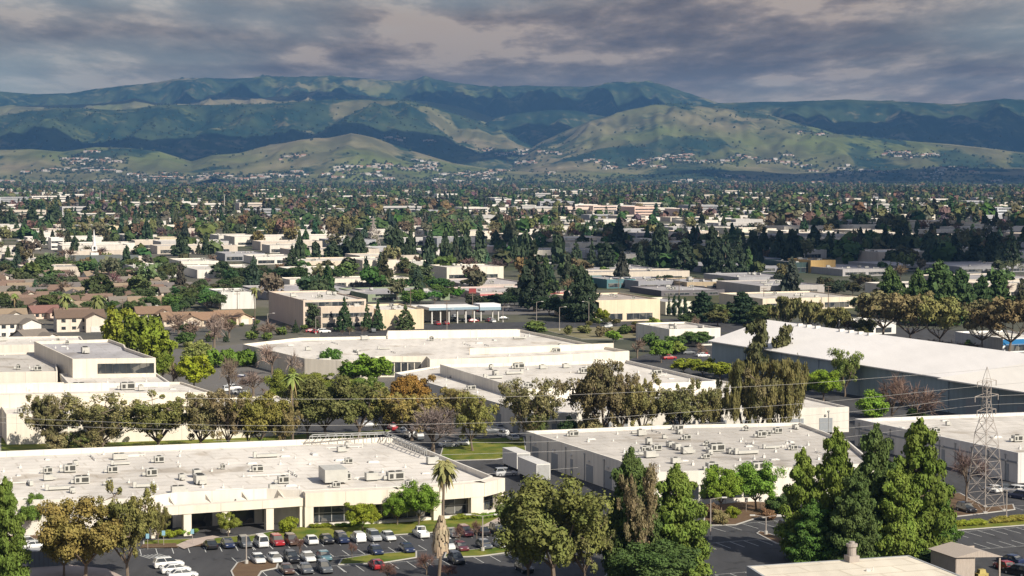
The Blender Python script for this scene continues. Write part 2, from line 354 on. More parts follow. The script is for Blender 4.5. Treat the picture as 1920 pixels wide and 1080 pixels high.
# clouds of the broken deck, above and beyond the frame: their shadows lie on the land
def cloud_m(t, b): return mul(t, (.8, .8, .82, 1), tnoise(t, .004), .8, 1.1)
M['cloud'] = mat('cloud', cloud_m, 1, 0)
def cloud(cx, cy, rx, ry, seed, alt=1650, label='', rz=130):
    ox, oy = SV.x / SV.z * alt, SV.y / SV.z * alt
    vs = []; nu, nv = 48, 16
    for i in range(nv + 1):
        th = math.pi * i / nv
        for j in range(nu):
            ph = 2 * math.pi * j / nu
            d = Vector((math.sin(th) * math.cos(ph), math.sin(th) * math.sin(ph), math.cos(th)))
            k = 1 + .42 * noise.fractal((d.x * 1.6 + seed, d.y * 1.6, d.z * 1.6), .9, 2, 4)
            zz = d.z * rz * k; zz = zz if zz > 0 else zz * .4
            vs.append((cx + ox + d.x * rx * k, cy + oy + d.y * ry * k, alt + zz))
    fs = [(i * nu + j, i * nu + (j + 1) % nu, (i + 1) * nu + (j + 1) % nu, (i + 1) * nu + j) for i in range(nv) for j in range(nu)]
    m = MB(); m.add(vs, fs); o = m.build('cloud', M['cloud'], loc=(cx + ox, cy + oy, alt), smooth=True)
    return tag(o, label, kind='structure')
cloud(230, 1500, 230, 260, 1.0, label='grey cloud shading the far right warehouses')
cloud(560, 1430, 170, 190, 12.0, label='small grey cloud over the right hand pine group')
cloud(620, 2000, 330, 170, 13.0, label='grey cloud shading the far right halls')
cloud(-2900, 11300, 1600, 480, 4.0, label='grey cloud shading the left hillside')
cloud(-1300, 11500, 1100, 420, 5.0, label='grey cloud shading the middle hillside')
cloud(250, 13300, 700, 700, 6.0, label='grey cloud shading the middle canyon')
cloud(2700, 12900, 1500, 700, 7.0, label='grey cloud shading the right ridge')
cloud(2400, 9700, 1500, 420, 8.0, label='grey cloud shading the right foothills')
cloud(-2500, 16200, 2300, 500, 9.0, label='grey cloud shading the far left ridge')
cloud(-900, 15900, 1300, 450, 11.0, label='unseen grey cloud added to shade the middle far ridge')  # added beyond the frame to darken a ridge that came out too lit
cloud(1400, 16300, 1500, 500, 10.0, label='grey cloud shading the far right ridge')
#@@NEXT
# ------------------------------------------------------------------ ground sheets near the camera
M['dry'] = mat('dry_verge', lambda t, b: mul(t, mixc(t, pnoise(t, .12, 6), (.10, .11, .035, 1), (.30, .25, .17, 1)), pnoise(t, 1, 4), .7, 1.3), .95, .1)
def sheet(name, pts, z, m, label, kind='structure', world=False):
    b = MB(); P = [(p[0], p[1], z) if world else tuple(G(p[0], p[1], z)) for p in pts]
    b.add(P, [tuple(range(len(P)))]); o = b.build(name, m)
    if o.data.polygons[0].normal.z < 0: o.data.flip_normals()
    return tag(o, label, kind=kind)
def raised(name, pts, h, m, mk, label, kind='structure', world=False, kw=.25):
    """a bed with a real kerb round it"""
    P = [np.array([p[0], p[1]]) if world else G(p[0], p[1])[:2] for p in pts]
    P = ccw(P); I = inset(P, kw)
    b = MB(); n = len(P)
    b.add([(*p, 0) for p in P] + [(*p, h) for p in P] + [(*p, h) for p in I],
          [(i, (i + 1) % n, (i + 1) % n + n, i + n) for i in range(n)] + [(i + n, (i + 1) % n + n, (i + 1) % n + 2 * n, i + 2 * n) for i in range(n)], 1)
    b.add([(*p, h - .02) for p in I], [tuple(range(n))], 0)
    return tag(b.build(name, [m, mk]), label, kind=kind)
def ccw(P):
    P = [np.array(p[:2], float) for p in P]
    a = sum(P[i][0] * P[(i + 1) % len(P)][1] - P[(i + 1) % len(P)][0] * P[i][1] for i in range(len(P)))
    return P if a > 0 else P[::-1]
def inset(P, w):
    n = len(P); out_ = []
    for i in range(n):
        a, b, c = P[i - 1], P[i], P[(i + 1) % n]
        d1 = (b - a) / (np.linalg.norm(b - a) + 1e-9); d2 = (c - b) / (np.linalg.norm(c - b) + 1e-9)
        n1 = np.array([-d1[1], d1[0]]); n2 = np.array([-d2[1], d2[0]])
        k = n1 + n2; k = k / max(.35, (1 + n1 @ n2)); out_.append(b + k * w)
    return out_
def inpoly(p, P):
    c = False; n = len(P)
    for i in range(n):
        a, b = P[i], P[(i + 1) % n]
        if (a[1] > p[1]) != (b[1] > p[1]) and p[0] < (b[0] - a[0]) * (p[1] - a[1]) / (b[1] - a[1]) + a[0]: c = not c
    return c
def UV(p): return (p[0] * U[0] + p[1] * U[1], p[0] * V[0] + p[1] * V[1])
FOOT = []         # occupied footprints (polygons)
# asphalt
sheet('parking_lot', [(-260, 1300), (2200, 1300), (2200, 870), (1960, 800), (1250, 745), (900, 735), (500, 800), (-260, 860)], .02, M['asphalt'], 'asphalt lots and drives round the near warehouses')
sheet('road', [(600, 612), (1330, 596), (2200, 640), (2200, 668), (1330, 622), (1200, 612), (600, 634)], .02, M['asphalt'], 'asphalt street beyond the second row of warehouses')
sheet('cross_road', [(300, 618), (860, 590), (1110, 590), (1010, 578), (940, 566), (820, 566), (760, 590), (300, 605)], .03, M['asphalt_old'], 'grey wide road leading away past the blue canopy')
sheet('yard', [(900, 735), (1250, 745), (1960, 800), (2200, 870), (2200, 640), (1330, 625), (1100, 700)], .016, M['asphalt'], 'asphalt yard between the warehouses')
sheet('lot_back', [(-260, 860), (500, 800), (900, 735), (1100, 700), (600, 634), (-260, 700)], .012, M['asphalt_old'], 'worn asphalt behind the office block')
# beds and lawns with kerbs
raised('lawn', [(268, 1014), (400, 1010), (470, 1004), (560, 989), (640, 983), (800, 975), (935, 969), (985, 960), (1010, 968), (930, 990), (800, 1000), (650, 1010), (480, 1017), (268, 1028)], .15, M['grass'], M['kerb'], 'bright lawn strip in front of the colonnaded warehouse')
sheet('footpath', [(330, 1022), (352, 1012), (398, 1004), (412, 1006), (372, 1021), (345, 1029)], .19, M['path'], 'pinkish footpath crossing the lawn strip')
sheet('footpath', [(905, 985), (950, 962), (985, 958), (960, 975), (930, 990)], .19, M['path'], 'pinkish footpath at the warehouse corner')
sheet('planting_bed', [(262, 1027), (268, 1020), (330, 1018), (335, 1026)], .185, M['mulch'], 'brown planting bed near the signs')
sheet('planting_bed', [(338, 1025), (350, 1018), (384, 1016), (388, 1023)], .185, M['mulch'], 'brown planting bed beside the first dark car')
raised('planting_island', [(634, 1060), (640, 1049), (700, 1040), (782, 1034), (782, 1046), (720, 1056)], .15, M['grass'], M['kerb'], 'green island between the parked car rows')
raised('planting_island', [(832, 1046), (836, 1036), (900, 1030), (975, 1022), (1030, 1018), (1030, 1026), (975, 1034), (900, 1044)], .15, M['grass'], M['kerb'], 'long green island left of the big olive tree')
raised('planting_island', [(432, 1072), (444, 1056), (470, 1050), (524, 1052), (520, 1066), (492, 1072), (480, 1090), (440, 1090)], .15, M['mulch'], M['kerb'], 'brown island at the end of the car row')
raised('lawn', [(822, 865), (830, 838), (880, 824), (983, 820), (988, 852), (930, 862)], .15, M['grass'], M['kerb'], 'green verge beyond the near warehouse')
raised('lawn', [(0, 850), (0, 822), (300, 826), (560, 815), (740, 806), (700, 822), (560, 832), (300, 842)], .15, M['grass'], M['kerb'], 'grass verge under the long tree row')
raised('planting_bed', [(1318, 986), (1322, 950), (1400, 940), (1480, 946), (1478, 968), (1420, 972), (1380, 985)], .15, M['mulch'], M['kerb'], 'planted bed in front of the grey roofed warehouse')
raised('planting_island', [(1418, 1001), (1425, 996), (1470, 1010), (1480, 1024), (1455, 1020)], .15, M['mulch'], M['kerb'], 'narrow kerbed island beside the pine row')
raised('planting_island', [(1490, 1062), (1470, 1028), (1560, 1020), (1700, 1006), (1775, 1000), (1790, 1014), (1760, 1030), (1640, 1046)], .15, M['grass'], M['kerb'], 'planted strip under the big pines')
raised('planting_island', [(1130, 1086), (1150, 1062), (1240, 1054), (1320, 1064), (1330, 1078), (1240, 1090)], .15, M['grass'], M['kerb'], 'green island below the twin pines')
raised('planting_bed', [(1735, 962), (1740, 930), (1800, 925), (1850, 952), (1900, 946), (1904, 956), (1840, 964), (1770, 972)], .15, M['mulch'], M['kerb'], 'planted island at the foot of the steel pylon')
raised('planting_island', [(1784, 996), (1784, 988), (1930, 974), (2100, 962), (2100, 972), (1930, 985)], .15, M['grass'], M['kerb'], 'hedge island in the right parking lot')
raised('planting_bed', [(-60, 1015), (-60, 985), (120, 975), (260, 985), (262, 1012), (130, 1018)], .15, M['mulch'], M['kerb'], 'planted ground below the left trees')
sheet('driveway', [(-60, 1110), (-60, 1062), (100, 1056), (200, 1066), (260, 1095)], .03, M['path'], 'pale concrete drive at the bottom left')
raised('verge', [(1010, 617), (1180, 612), (1320, 616), (1320, 622), (1180, 636), (1090, 636)], .12, M['dry'], M['kerb'], 'brown planted verge along the street')
# painted stall lines
def stalls(name, a, b, n, length, side, label, back=True):
    A, B = G(*a), G(*b); m = MB(); u = (B - A) / np.linalg.norm(B - A); v = np.array([-u[1], u[0], 0]) * side
    L_ = np.linalg.norm(B - A)
    def strip(p, q, w=.13):
        d = (q - p) / np.linalg.norm(q - p); s = np.array([-d[1], d[0], 0]) * w / 2
        m.add([(*(x[:2]), .04) for x in (p - s, q - s, q + s, p + s)], [(0, 1, 2, 3)])
    if back: strip(A, B)
    for i in range(n + 1):
        p = A + u * L_ * i / n; strip(p, p + v * length)
    tag(m.build(name, M['white']), label, kind='structure')
stalls('parking_lines', (262, 1030), (470, 1021), 7, 5.2, -1, 'white stall lines by the accessible bays')
stalls('parking_lines', (470, 1021), (930, 996), 15, 5.2, -1, 'white stall lines below the lawn strip')
stalls('parking_lines', (490, 1070), (632, 1061), 5, 5.2, -1, 'white stall lines at the bottom row start')
stalls('parking_lines', (634, 1062), (1010, 1036), 12, 5.2, -1, 'white stall lines below the green islands')
stalls('parking_lines', (446, 1056), (800, 1032), 12, 4.6, 1, 'white stall lines of the second car row')
stalls('parking_lines', (1330, 988), (1480, 974), 5, 5.2, -1, 'white stall lines along the planted bed')
stalls('parking_lines', (1290, 1022), (1420, 1012), 5, 5.2, -1, 'white stall lines in tree shade')
stalls('parking_lines', (1784, 999), (2000, 982), 9, 5.0, -1, 'white stall lines below the hedge')
stalls('parking_lines', (1784, 1034), (2000, 1018), 9, 5.0, 1, 'white stall lines near the shed')
stalls('parking_lines', (1740, 958), (1920, 948), 7, 4.5, -1, 'white stall lines near the pylon')
stalls('parking_lines', (1340, 1078), (1480, 1066), 5, 5.0, -1, 'white stall lines behind the cream roof')
stalls('parking_lines', (830, 818), (985, 806), 7, 4.6, 1, 'white stall lines beyond the verge')
# zebra style accessible markings
m = MB()
for i in range(6):
    p = G(262 + i * 7, 1042 - i * .6); q = p + U * 1.2 - V * 3.2
    d = (q - p) / np.linalg.norm(q - p); s = np.array([-d[1], d[0], 0]) * .1
    m.add([(*(x[:2]), .045) for x in (p - s, q - s, q + s, p + s)], [(0, 1, 2, 3)])
tag(m.build('striped_markings', M['white']), 'white hatching beside the accessible bay', kind='structure')
# ------------------------------------------------------------------ flat roofed buildings
def dressed_unit():
    """three kinds of roof-top plant, drawn once and shared"""
    res = []
    for k, (a, b_, c) in enumerate(((2.2, 1.5, 1.3), (3.4, 2.0, 1.5), (1.2, 1.1, 1.2), (4.6, 1.1, .6))):
        m = MB(); m.box((0, 0, 0), (a * .9, b_ * .9, .25), mi=1); m.box((0, 0, .25), (a, b_, c), mi=0)
        if k < 3:
            for i in range(2 if k == 1 else 1):
                x = (i - .5) * a * .45 if k == 1 else 0
                m.tube((x, 0, .25 + c), (x, 0, .4 + c), min(a, b_) * .33, n=10, mi=1)
            m.box((a * .2, -b_ / 2 - .02, .5), (a * .45, .06, c * .65), mi=1)
            m.box((-a * .3, -b_ / 2 - .02, .5), (a * .22, .06, c * .6), mi=1)
            m.box((-a / 2 - .4, 0, .3), (.8, b_ * .5, c * .45), mi=0)
        else:
            m.box((-2.6, 0, .2), (.7, .8, 1.2), mi=0)
        me = m.build('unit_source', [M['unit'], M['grille']]).data; res.append(me)
        bpy.data.objects.remove(bpy.data.objects['unit_source'])
    m = MB(); m.box((0, 0, 0), (.5, .5, .5)); m.tube((0, 0, .4), (0, 0, .8), .12, n=8); m.tube((0, 0, .8), (0, 0, .95), .22, .08, n=8)
    res.append(m.build('unit_source', M['vent']).data); bpy.data.objects.remove(bpy.data.objects['unit_source'])
    m = MB(); m.box((0, 0, 0), (2.4, 1.2, .28)); m.box((0, 0, .28), (2.2, 1.05, .12), taper=.8)
    res.append(m.build('unit_source', M['vent']).data); bpy.data.objects.remove(bpy.data.objects['unit_source'])
    return res
UNITS = dressed_unit()
def put_unit(parent, p, k, rz, sc=1.0):
    nm = 'rooftop_unit' if k < 4 else ('roof_vent' if k == 4 else 'skylight')
    o = bpy.data.objects.new(nm, UNITS[k]); COL.objects.link(o); o.parent = parent
    b0 = np.array(parent['base']); o.location = tuple(np.array(p) - b0); o.rotation_euler = (0, 0, rz); o.scale = (sc,) * 3
    return o
def building(name, poly, h, wallc, roofc, par=.7, z0=0.0, units=(0, 0, 0), wins=(), label=None, cat='building', desc=None, group=None, world=False, ang=None, foot=True, bands=()):
    """poly: roof corners in pixels at height h (or world points).  wins: (edge i, t0, t1, z0, z1, panes)."""
    P = ccw(poly if world else [G(p[0], p[1], h) for p in poly]); n = len(P)
    if foot: FOOT.append(P)
    c = sum(P) / n; root = empty(name, (c[0], c[1], z0)); ang = GA if ang is None else ang
    I = inset(P, .35); m = MB(); zr = h - par
    m.add([(*p, z0) for p in P] + [(*p, h) for p in P] + [(*p, h) for p in I] + [(*p, zr - .1) for p in I],
          [(i + a * n, (i + 1) % n + a * n, (i + 1) % n + (a + 1) * n, i + (a + 1) * n) for a in range(3) for i in range(n)])
    m.build('wall', M['wall'], root, color=wallc)
    m = MB(); m.add([(*p, zr) for p in I], [tuple(range(n))]); m.build('roof', M['roof'], root, color=roofc)
    for (i, t0, t1, za, zb, panes) in wins:
        a, b_ = P[i % n], P[(i + 1) % n]; d = (b_ - a); Ln = np.linalg.norm(d); d = d / Ln; nn = np.array([d[1], -d[0]])
        for k in range(panes):
            s0 = t0 + (t1 - t0) * k / panes; s1 = t0 + (t1 - t0) * (k + .86 if panes > 1 else k + 1) / panes
            q = a + d * Ln * (s0 + s1) / 2; w = Ln * (s1 - s0); m = MB()
            ww = math.atan2(d[1], d[0])
            m.box((*(q + nn * .0), za), (w, .12, zb - za), ww)
            wo = m.build('window' if zb - za < 4.2 and za > .2 else 'door', M['glass'], root)
            m = MB(); zz = (*(q + nn * .05),)
            m.box((zz[0], zz[1], zb), (w + .3, .2, .12), ww)
            if w > 5:
                for j in range(1, int(w / 2.4)):
                    qq = q + d * (-w / 2 + j * w / int(w / 2.4)) + nn * .07; m.box((qq[0], qq[1], za), (.08, .06, zb - za), ww)
            fo = m.build('frame', M['metal'], None, loc=tuple(root.location)); fo.parent = wo; fo.location = (0, 0, 0)
    for (i, za, zb, colr) in bands:
        a, b_ = P[i % n], P[(i + 1) % n]; d = (b_ - a); Ln = np.linalg.norm(d); d = d / Ln; nn = np.array([d[1], -d[0]]); q = (a + b_) / 2
        m = MB(); m.box((*(q + nn * .03), za), (Ln - .1, .12, zb - za), math.atan2(d[1], d[0])); m.build('band', M['plain'], root, color=colr)
    J = inset(P, 3.0); lo = np.min(J, 0); hi = np.max(J, 0); placed = []
    for kind_, cnt in zip((0, 1, 2), units):
        t = 0; k = 0
        while k < cnt and t < cnt * 30:
            t += 1; p = np.array([random.uniform(lo[0], hi[0]), random.uniform(lo[1], hi[1])])
            if not inpoly(p, J) or any(abs(p[0] - q[0]) + abs(p[1] - q[1]) < 4 for q in placed): continue
            placed.append(p); k += 1
            kk = random.choice((0, 0, 1, 2, 3)) if kind_ == 0 else (4 if kind_ == 1 else 5)
            put_unit(root, (*p, zr), kk, ang + random.choice((0, 0, math.pi / 2, math.pi)), random.uniform(.6, 1.0))
    if units[0] > 10:
        for _ in range(units[0] // 3):
            p = np.array([random.uniform(lo[0], hi[0]), random.uniform(lo[1], hi[1])]); d2 = (U if random.random() < .6 else V)[:2]; q = p + d2 * random.uniform(3, 9)
            if inpoly(p, J) and inpoly(q, J):
                m = MB(); m.tube((*p, zr + .28), (*q, zr + .28), .1, n=6)
                for t_ in (.1, .5, .9): r_ = p + (q - p) * t_; m.box((*r_, zr), (.3, .3, .22))
                m.tube((*q, zr), (*q, zr + .8), .12, n=6); m.build('roof_pipe', M['vent'], root)
    if label: tag(root, label, cat, group)
    elif desc: later(root, desc, cat, group or (cat + 's of the valley'))
    return root, P
CREAM = (.76, .69, .58); WHITE = (.77, .725, .645); ROOFW = (.74, .69, .62); ROOFG = (.58, .54, .485); TAN = (.60, .48, .36); PEACH = (.66, .54, .44); GREY = (.30, .30, .30)
def edge_of(P, test):      # index of the edge whose midpoint minimises test
    return min(range(len(P)), key=lambda i: test((P[i] + P[(i + 1) % len(P)]) / 2))
# B1: the near warehouse with the colonnade
p1 = [G(-200, 940, 6.2), G(255, 935, 6.2), G(330, 923, 6.2), G(500, 916, 6.2), G(574, 924, 6.2), G(747, 917, 6.2), G(910, 905, 6.2), G(946, 896, 6.2), G(741, 819, 6.2), G(586, 823, 6.2), G(0, 846, 6.2), G(-200, 853, 6.2)]
body = [p.copy() for p in p1]
# recess the ground floor: body follows the fascia but its front stands 2.6 m back
for i in (4, 5, 6): body[i] = body[i] + V * 2.8
body[7] = body[7] + np.array([-2.2, 2.4, 0])
b1, P1 = building('warehouse', body, 6.2, WHITE, ROOFW, par=1.1, units=(40, 46, 14), world=True,
    label='big white flat roofed warehouse with square columns along its front, nearest on the left', cat='warehouse')
fr = [p1[4], p1[5], p1[6], p1[7]]
for i in range(3):          # the overhanging fascia, its dark glass and the columns
    a, b_ = fr[i][:2], fr[i + 1][:2]; d = b_ - a; Ln = np.linalg.norm(d); d /= Ln; nn = np.array([d[1], -d[0]]); an = math.atan2(d[1], d[0]); q = (a + b_) / 2
    m = MB(); m.box((*(q - nn * 1.25), 3.7), (Ln + .3, 2.5, 2.45), an); m.build('fascia', M['wall'], b1, color=CREAM)
    m = MB(); m.box((*(q - nn * 1.2), .1), (Ln, .9, .45), an); m.build('sill_wall', M['wall'], b1, color=WHITE)
    q2 = q - nn * 2.5; m = MB(); m.box((*q2, .6), (Ln - .6, .15, 3.0), an); go_ = m.build('window', M['glass'], b1)
    m = MB()
    for j in range(int(Ln / 2.2) + 1): qq = q2 + nn * .1 + d * (-Ln / 2 + .4 + j * (Ln - .8) / int(Ln / 2.2)); m.box((*qq, .6), (.12, .1, 3.0), an)
    m.box((*(q2 + nn * .1), 2.1), (Ln - .8, .08, .1), an)
    fo = m.build('frame', M['metal'], None, loc=tuple(b1.location)); fo.parent = go_; fo.location = (0, 0, 0)
for (px, w) in ((580, 1.5), (820, 1.5), (895, 2.4), (941, 1.2)):
    for i in range(3):
        a, b_ = fr[i], fr[i + 1]; x0, x1 = proj((*a[:2], 0))[0], proj((*b_[:2], 0))[0]
        if x0 - 2 <= px <= x1 + 8:
            t_ = min(1, max(0, (px - x0) / (x1 - x0))); q = a[:2] + (b_ - a)[:2] * t_
            d = (b_ - a)[:2]; d /= np.linalg.norm(d); q = q + np.array([-d[1], d[0]]) * .8
            m = MB(); m.box((*q, 0), (w, 1.5, 3.72), math.atan2(d[1], d[0])); m.build('column', M['wall'], b1, color=CREAM); break
# lower entrance colonnade left
ca, cb = G(288, 1010), G(574, 989); d = (cb - ca)[:2]; Ln = np.linalg.norm(d); d /= Ln; nn = np.array([d[1], -d[0]]); an = math.atan2(d[1], d[0]); q = (ca + cb)[:2] / 2
m = MB(); m.box((*(q - nn * .9), 3.8), (Ln, 1.8, 1.4), an); m.box((*(q - nn * 4), 3.82), (Ln - 1, 4.6, .3), an); m.build('canopy_beam', M['wall'], b1, color=CREAM)
for t_ in (.01, .22, .47, .76, .985):
    qq = ca[:2] + d * Ln * t_ - nn * .9; m = MB(); m.box((*qq, 0), (1.35, 1.5, 3.82), an); m.build('column', M['wall'], b1, color=CREAM)
for (t0, t1) in ((.02, .18), (.27, .44), (.5, .72), (.78, .97)):
    qq = ca[:2] + d * Ln * (t0 + t1) / 2 - nn * 6.5; m = MB(); m.box((*qq, .3), (Ln * (t1 - t0), .15, 3.3), an); m.build('window', M['glass'], b1)
for k in range(4):      # the triangular buttress shadows come from real fins
    qq = ca[:2] + d * Ln * (.15 + k * .24) - nn * 2.8; m = MB()
    vs = [(*(qq + nn * 1.5 - d * .12), 5.2), (*(qq - nn * 2.5 - d * .12), 5.2), (*(qq - nn * 2.5 - d * .12), 6.1), (*(qq + nn * 1.5 + d * .12), 5.2), (*(qq - nn * 2.5 + d * .12), 5.2), (*(qq - nn * 2.5 + d * .12), 6.1)]
    m.add(vs, [(0, 1, 2), (3, 5, 4), (0, 3, 4, 1), (1, 4, 5, 2), (2, 5, 3, 0)]); m.build('fin', M['wall'], b1, color=CREAM)
# roof trellis at the far right corner
m = MB(); A0, A1, A2 = G(586, 815, 7.0), G(722, 810, 7.0), G(800, 842, 6.6)
for P0_, P1_, nn_ in ((A0, A1, 9), (A1, A2, 10)):
    for i in range(nn_ + 1):
        p = P0_ + (P1_ - P0_) * i / nn_; m.tube((p[0], p[1], 5.4), p, .09, n=4); q = p + np.array([-.3, -3.2, 0]); m.tube(p, (q[0], q[1], p[2]), .08, n=4)
        m.tube((q[0], q[1], 5.4), (q[0], q[1], p[2]), .08, n=4)
    m.tube(P0_, P1_, .13, n=4); m.tube(P0_ + np.array([-.3, -3.2, 0]), P1_ + np.array([-.3, -3.2, 0]), .13, n=4)
m.build('roof_trellis', M['metal'], b1)
# the big plant box with its open grey side
bx = MB(); c0 = G(612, 903, 5.6); bx.box((c0[0] + 1, c0[1] + 2.5, 5.55), (4.2, 6.5, 2.3), R(16)); bx.build('plant_box', M['unit'], b1)
# B2
b2, P2 = building('warehouse', [(986, 808), (1160, 863), (1205, 886), (1475, 877), (1640, 868), (1590, 826), (1500, 792), (1250, 797)], 6.3, WHITE, ROOFG, units=(32, 34, 8),
    wins=((2, .2, .8, 1.0, 3.6, 6),), label='white walled warehouse with a grey roof full of plant, behind the twin pines', cat='warehouse')
# B7
b7, P7 = building('warehouse', [(1603, 785), (1753, 816), (1909, 849), (2150, 838), (2060, 772), (1920, 773)], 6.1, (.66, .64, .62), ROOFW, units=(9, 8, 3),
    wins=((2, .06, .5, .8, 3.4, 5), (2, .55, .95, .8, 3.4, 5)), label='white roofed warehouse beside the steel pylon at the right', cat='warehouse')
m = MB(); a, b_ = P7[0], P7[1]
for (q0, q1) in ((P7[0], P7[1]), (P7[1], P7[2])):
    dd = q1 - q0; ln = np.linalg.norm(dd); dd /= ln; nn = np.array([dd[1], -dd[0]]); q = (q0 + q1) / 2 + nn * .05
    m.box((*q, 3.9), (ln - .1, .12, .35), math.atan2(dd[1], dd[0]))
m.build('band', M['plain'], b7, color=(.25, .27, .30))
def fittings(root, P, i, h, doors=4, dz=3.4, pipes=5, col=(.30, .32, .34)):
    a, b_ = P[i], P[(i + 1) % len(P)]; d = b_ - a; Ln = np.linalg.norm(d); d = d / Ln; nn = np.array([d[1], -d[0]]); an = math.atan2(d[1], d[0])
    for k in range(doors):
        q = a + d * Ln * (k + .5 + random.uniform(-.2, .2)) / doors; m = MB(); m.box((*(q + nn * .02), .1), (random.choice((3.2, 3.2, 1.1)), .14, dz), an); m.build('loading_door', M['plain'], root, color=col)
        m = MB(); m.box((*(q + nn * .25), dz + .7), (.5, .4, .3), an); m.build('wall_lamp', M['vent'], root)
    for k in range(pipes):
        q = a + d * Ln * (k + .3) / pipes; m = MB(); m.box((*(q + nn * .1), .1), (.16, .16, h - 1.0), an); m.box((*(q + nn * .12), h - 1.0), (.45, .25, .3), an); m.build('downpipe', M['metal'], root)
le = min(range(len(P2)), key=lambda i: abs(proj((*((P2[i] + P2[(i + 1) % len(P2)]) / 2), 3))[0] - 1070)); fittings(b2, P2, le, 6.3, 5)
fittings(b7, P7, 0, 6.1, 3); fittings(b7, P7, 1, 6.1, 3)
# B5 lower and upper halls
b5, P5 = building('warehouse', [(740, 699), (1000, 775), (1150, 772), (1592, 763), (1470, 735), (1345, 712), (1100, 705), (830, 684)], 6.0, WHITE, ROOFW, par=.5, units=(12, 10, 4),
    label='long white hall behind the drooping trees, in the middle of the view', cat='warehouse')
b5u, P5u = building('upper_hall', [(825, 683), (982, 730), (1343, 714), (1175, 675)], 8.4, WHITE, ROOFW, par=.9, z0=5.4, units=(14, 10, 3), foot=False)
b5u.parent = b5; b5u.location = b5u.location - b5.location
# flatten: its wall and roof become parts of b5
for ch in list(b5u.children):
    ch.parent = b5; ch.location = ch.location + b5u.location
bpy.data.objects.remove(b5u)
for i in range(len(P5)):
    c_ = proj((*((P5[i] + P5[(i + 1) % len(P5)]) / 2), 3))
    if 780 < c_[0] < 960 and c_[1] > 730 or (c_[1] > 780): fittings(b5, P5, i, 6.0, 6, pipes=8)
# B4
b4, P4 = building('warehouse', [(455, 645), (571, 672), (640, 676), (700, 676), (706, 668), (800, 668), (806, 674), (1000, 668), (1180, 658), (1100, 643), (972, 617), (727, 620), (724, 630), (563, 633)], 6.3, (.82, .75, .63), ROOFW, par=.9, units=(16, 14, 5),
    wins=((4, .1, .9, .5, 4.5, 6),), label='cream warehouse with two roof halves behind the orange tree', cat='warehouse')
m = MB(); q0, q1 = G(880, 655, 7.0), G(1150, 645, 7.0); dd = (q1 - q0)[:2]; ln = np.linalg.norm(dd); dd /= ln; q = (q0 + q1)[:2] / 2
m.box((*q, 5.4), (ln, .4, 1.9), math.atan2(dd[1], dd[0])); m.build('roof_screen', M['wall'], b4, color=CREAM)
m = MB(); q0, q1 = G(727, 621, 8), G(975, 617, 8); dd = (q1 - q0)[:2]; ln = np.linalg.norm(dd); dd /= ln; q = (q0 + q1)[:2] / 2
m.box((*q, 5.4), (ln, .4, 2.4), math.atan2(dd[1], dd[0])); m.build('roof_screen', M['wall'], b4, color=WHITE)
# office complex at the left
b3, P3 = building('office_building', [(12, 777), (180, 774), (420, 767), (557, 761), (520, 742), (330, 750), (0, 758)], 7.0, (.80, .73, .62), ROOFW, par=.4, units=(6, 10, 2),
    label='long cream office building with a square tower block behind the left tree row', cat='office')
def tier(pts, z0, h, wc, rc, par, un, wins=(), parent=b3):
    o, P = building('tier', pts, h, wc, rc, par=par, z0=z0, units=un, foot=True, wins=wins)
    for ch in list(o.children): ch.parent = parent; ch.location = ch.location + o.location - parent.location
    bpy.data.objects.remove(o); return P
tier([(-150, 742), (150, 738), (400, 735), (340, 716), (150, 716), (-150, 722)], 0, 9.8, (.78, .71, .60), ROOFW, .5, (6, 8, 2))
tier([(112, 700), (290, 697), (318, 716), (130, 720)], 0, 10.4, WHITE, ROOFW, .5, (0, 2, 0))
pt = tier([(136, 673), (292, 671), (236, 652), (233, 646), (205, 636), (64, 640)], 0, 14.7, CREAM, (.50, .48, .48), .8, (2, 2, 1))
ei = edge_of(pt, lambda q: q[1])
a, b_ = pt[ei], pt[(ei + 1) % len(pt)]; d = (b_ - a) / np.linalg.norm(b_ - a); nn = np.array([d[1], -d[0]]); w_ = np.linalg.norm(b_ - a)
m = MB(); q = a + d * w_ * .64 + nn * .02; m.box((*q, 10.9), (w_ * .68, .14, 2.5), math.atan2(d[1], d[0])); wo = m.build('window', M['glass'], b3)
m = MB()
for k in range(9): qq = a + d * w_ * (.31 + k * .083) + nn * .11; m.box((*qq, 10.9), (.1, .08, 2.5), math.atan2(d[1], d[0]))
fo = m.build('frame', M['grille'], None, loc=tuple(b3.location)); fo.parent = wo; fo.location = (0, 0, 0)
tier([(-150, 700), (108, 696), (104, 672), (85, 660), (-150, 664)], 0, 11.4, (.72, .66, .57), ROOFG, .5, (5, 4, 1))
tier([(-150, 650), (54, 646), (160, 642), (150, 630), (-150, 633)], 0, 8.5, (.72, .66, .57), ROOFW, .5, (3, 4, 1))
m = MB(); m.prism(ccw([G(537, 760, 6.9), G(558, 759, 6.9), G(553, 753, 6.9), G(533, 754, 6.9)]), 0, 7.6); m.build('stair_tower', M['wall'], b3, color=CREAM)
for zz in (1.4, 4.4):
    q0, q1 = G(541, 760, 6.9), G(554, 759, 6.9); dd = (q1 - q0)[:2]; ln = np.linalg.norm(dd); dd /= ln; q = (q0 + q1)[:2] / 2 + np.array([dd[1], -dd[0]]) * .05
    m = MB(); m.box((*q, zz), (ln * .5, .12, 1.5), math.atan2(dd[1], dd[0])); m.build('window', M['glass'], b3)
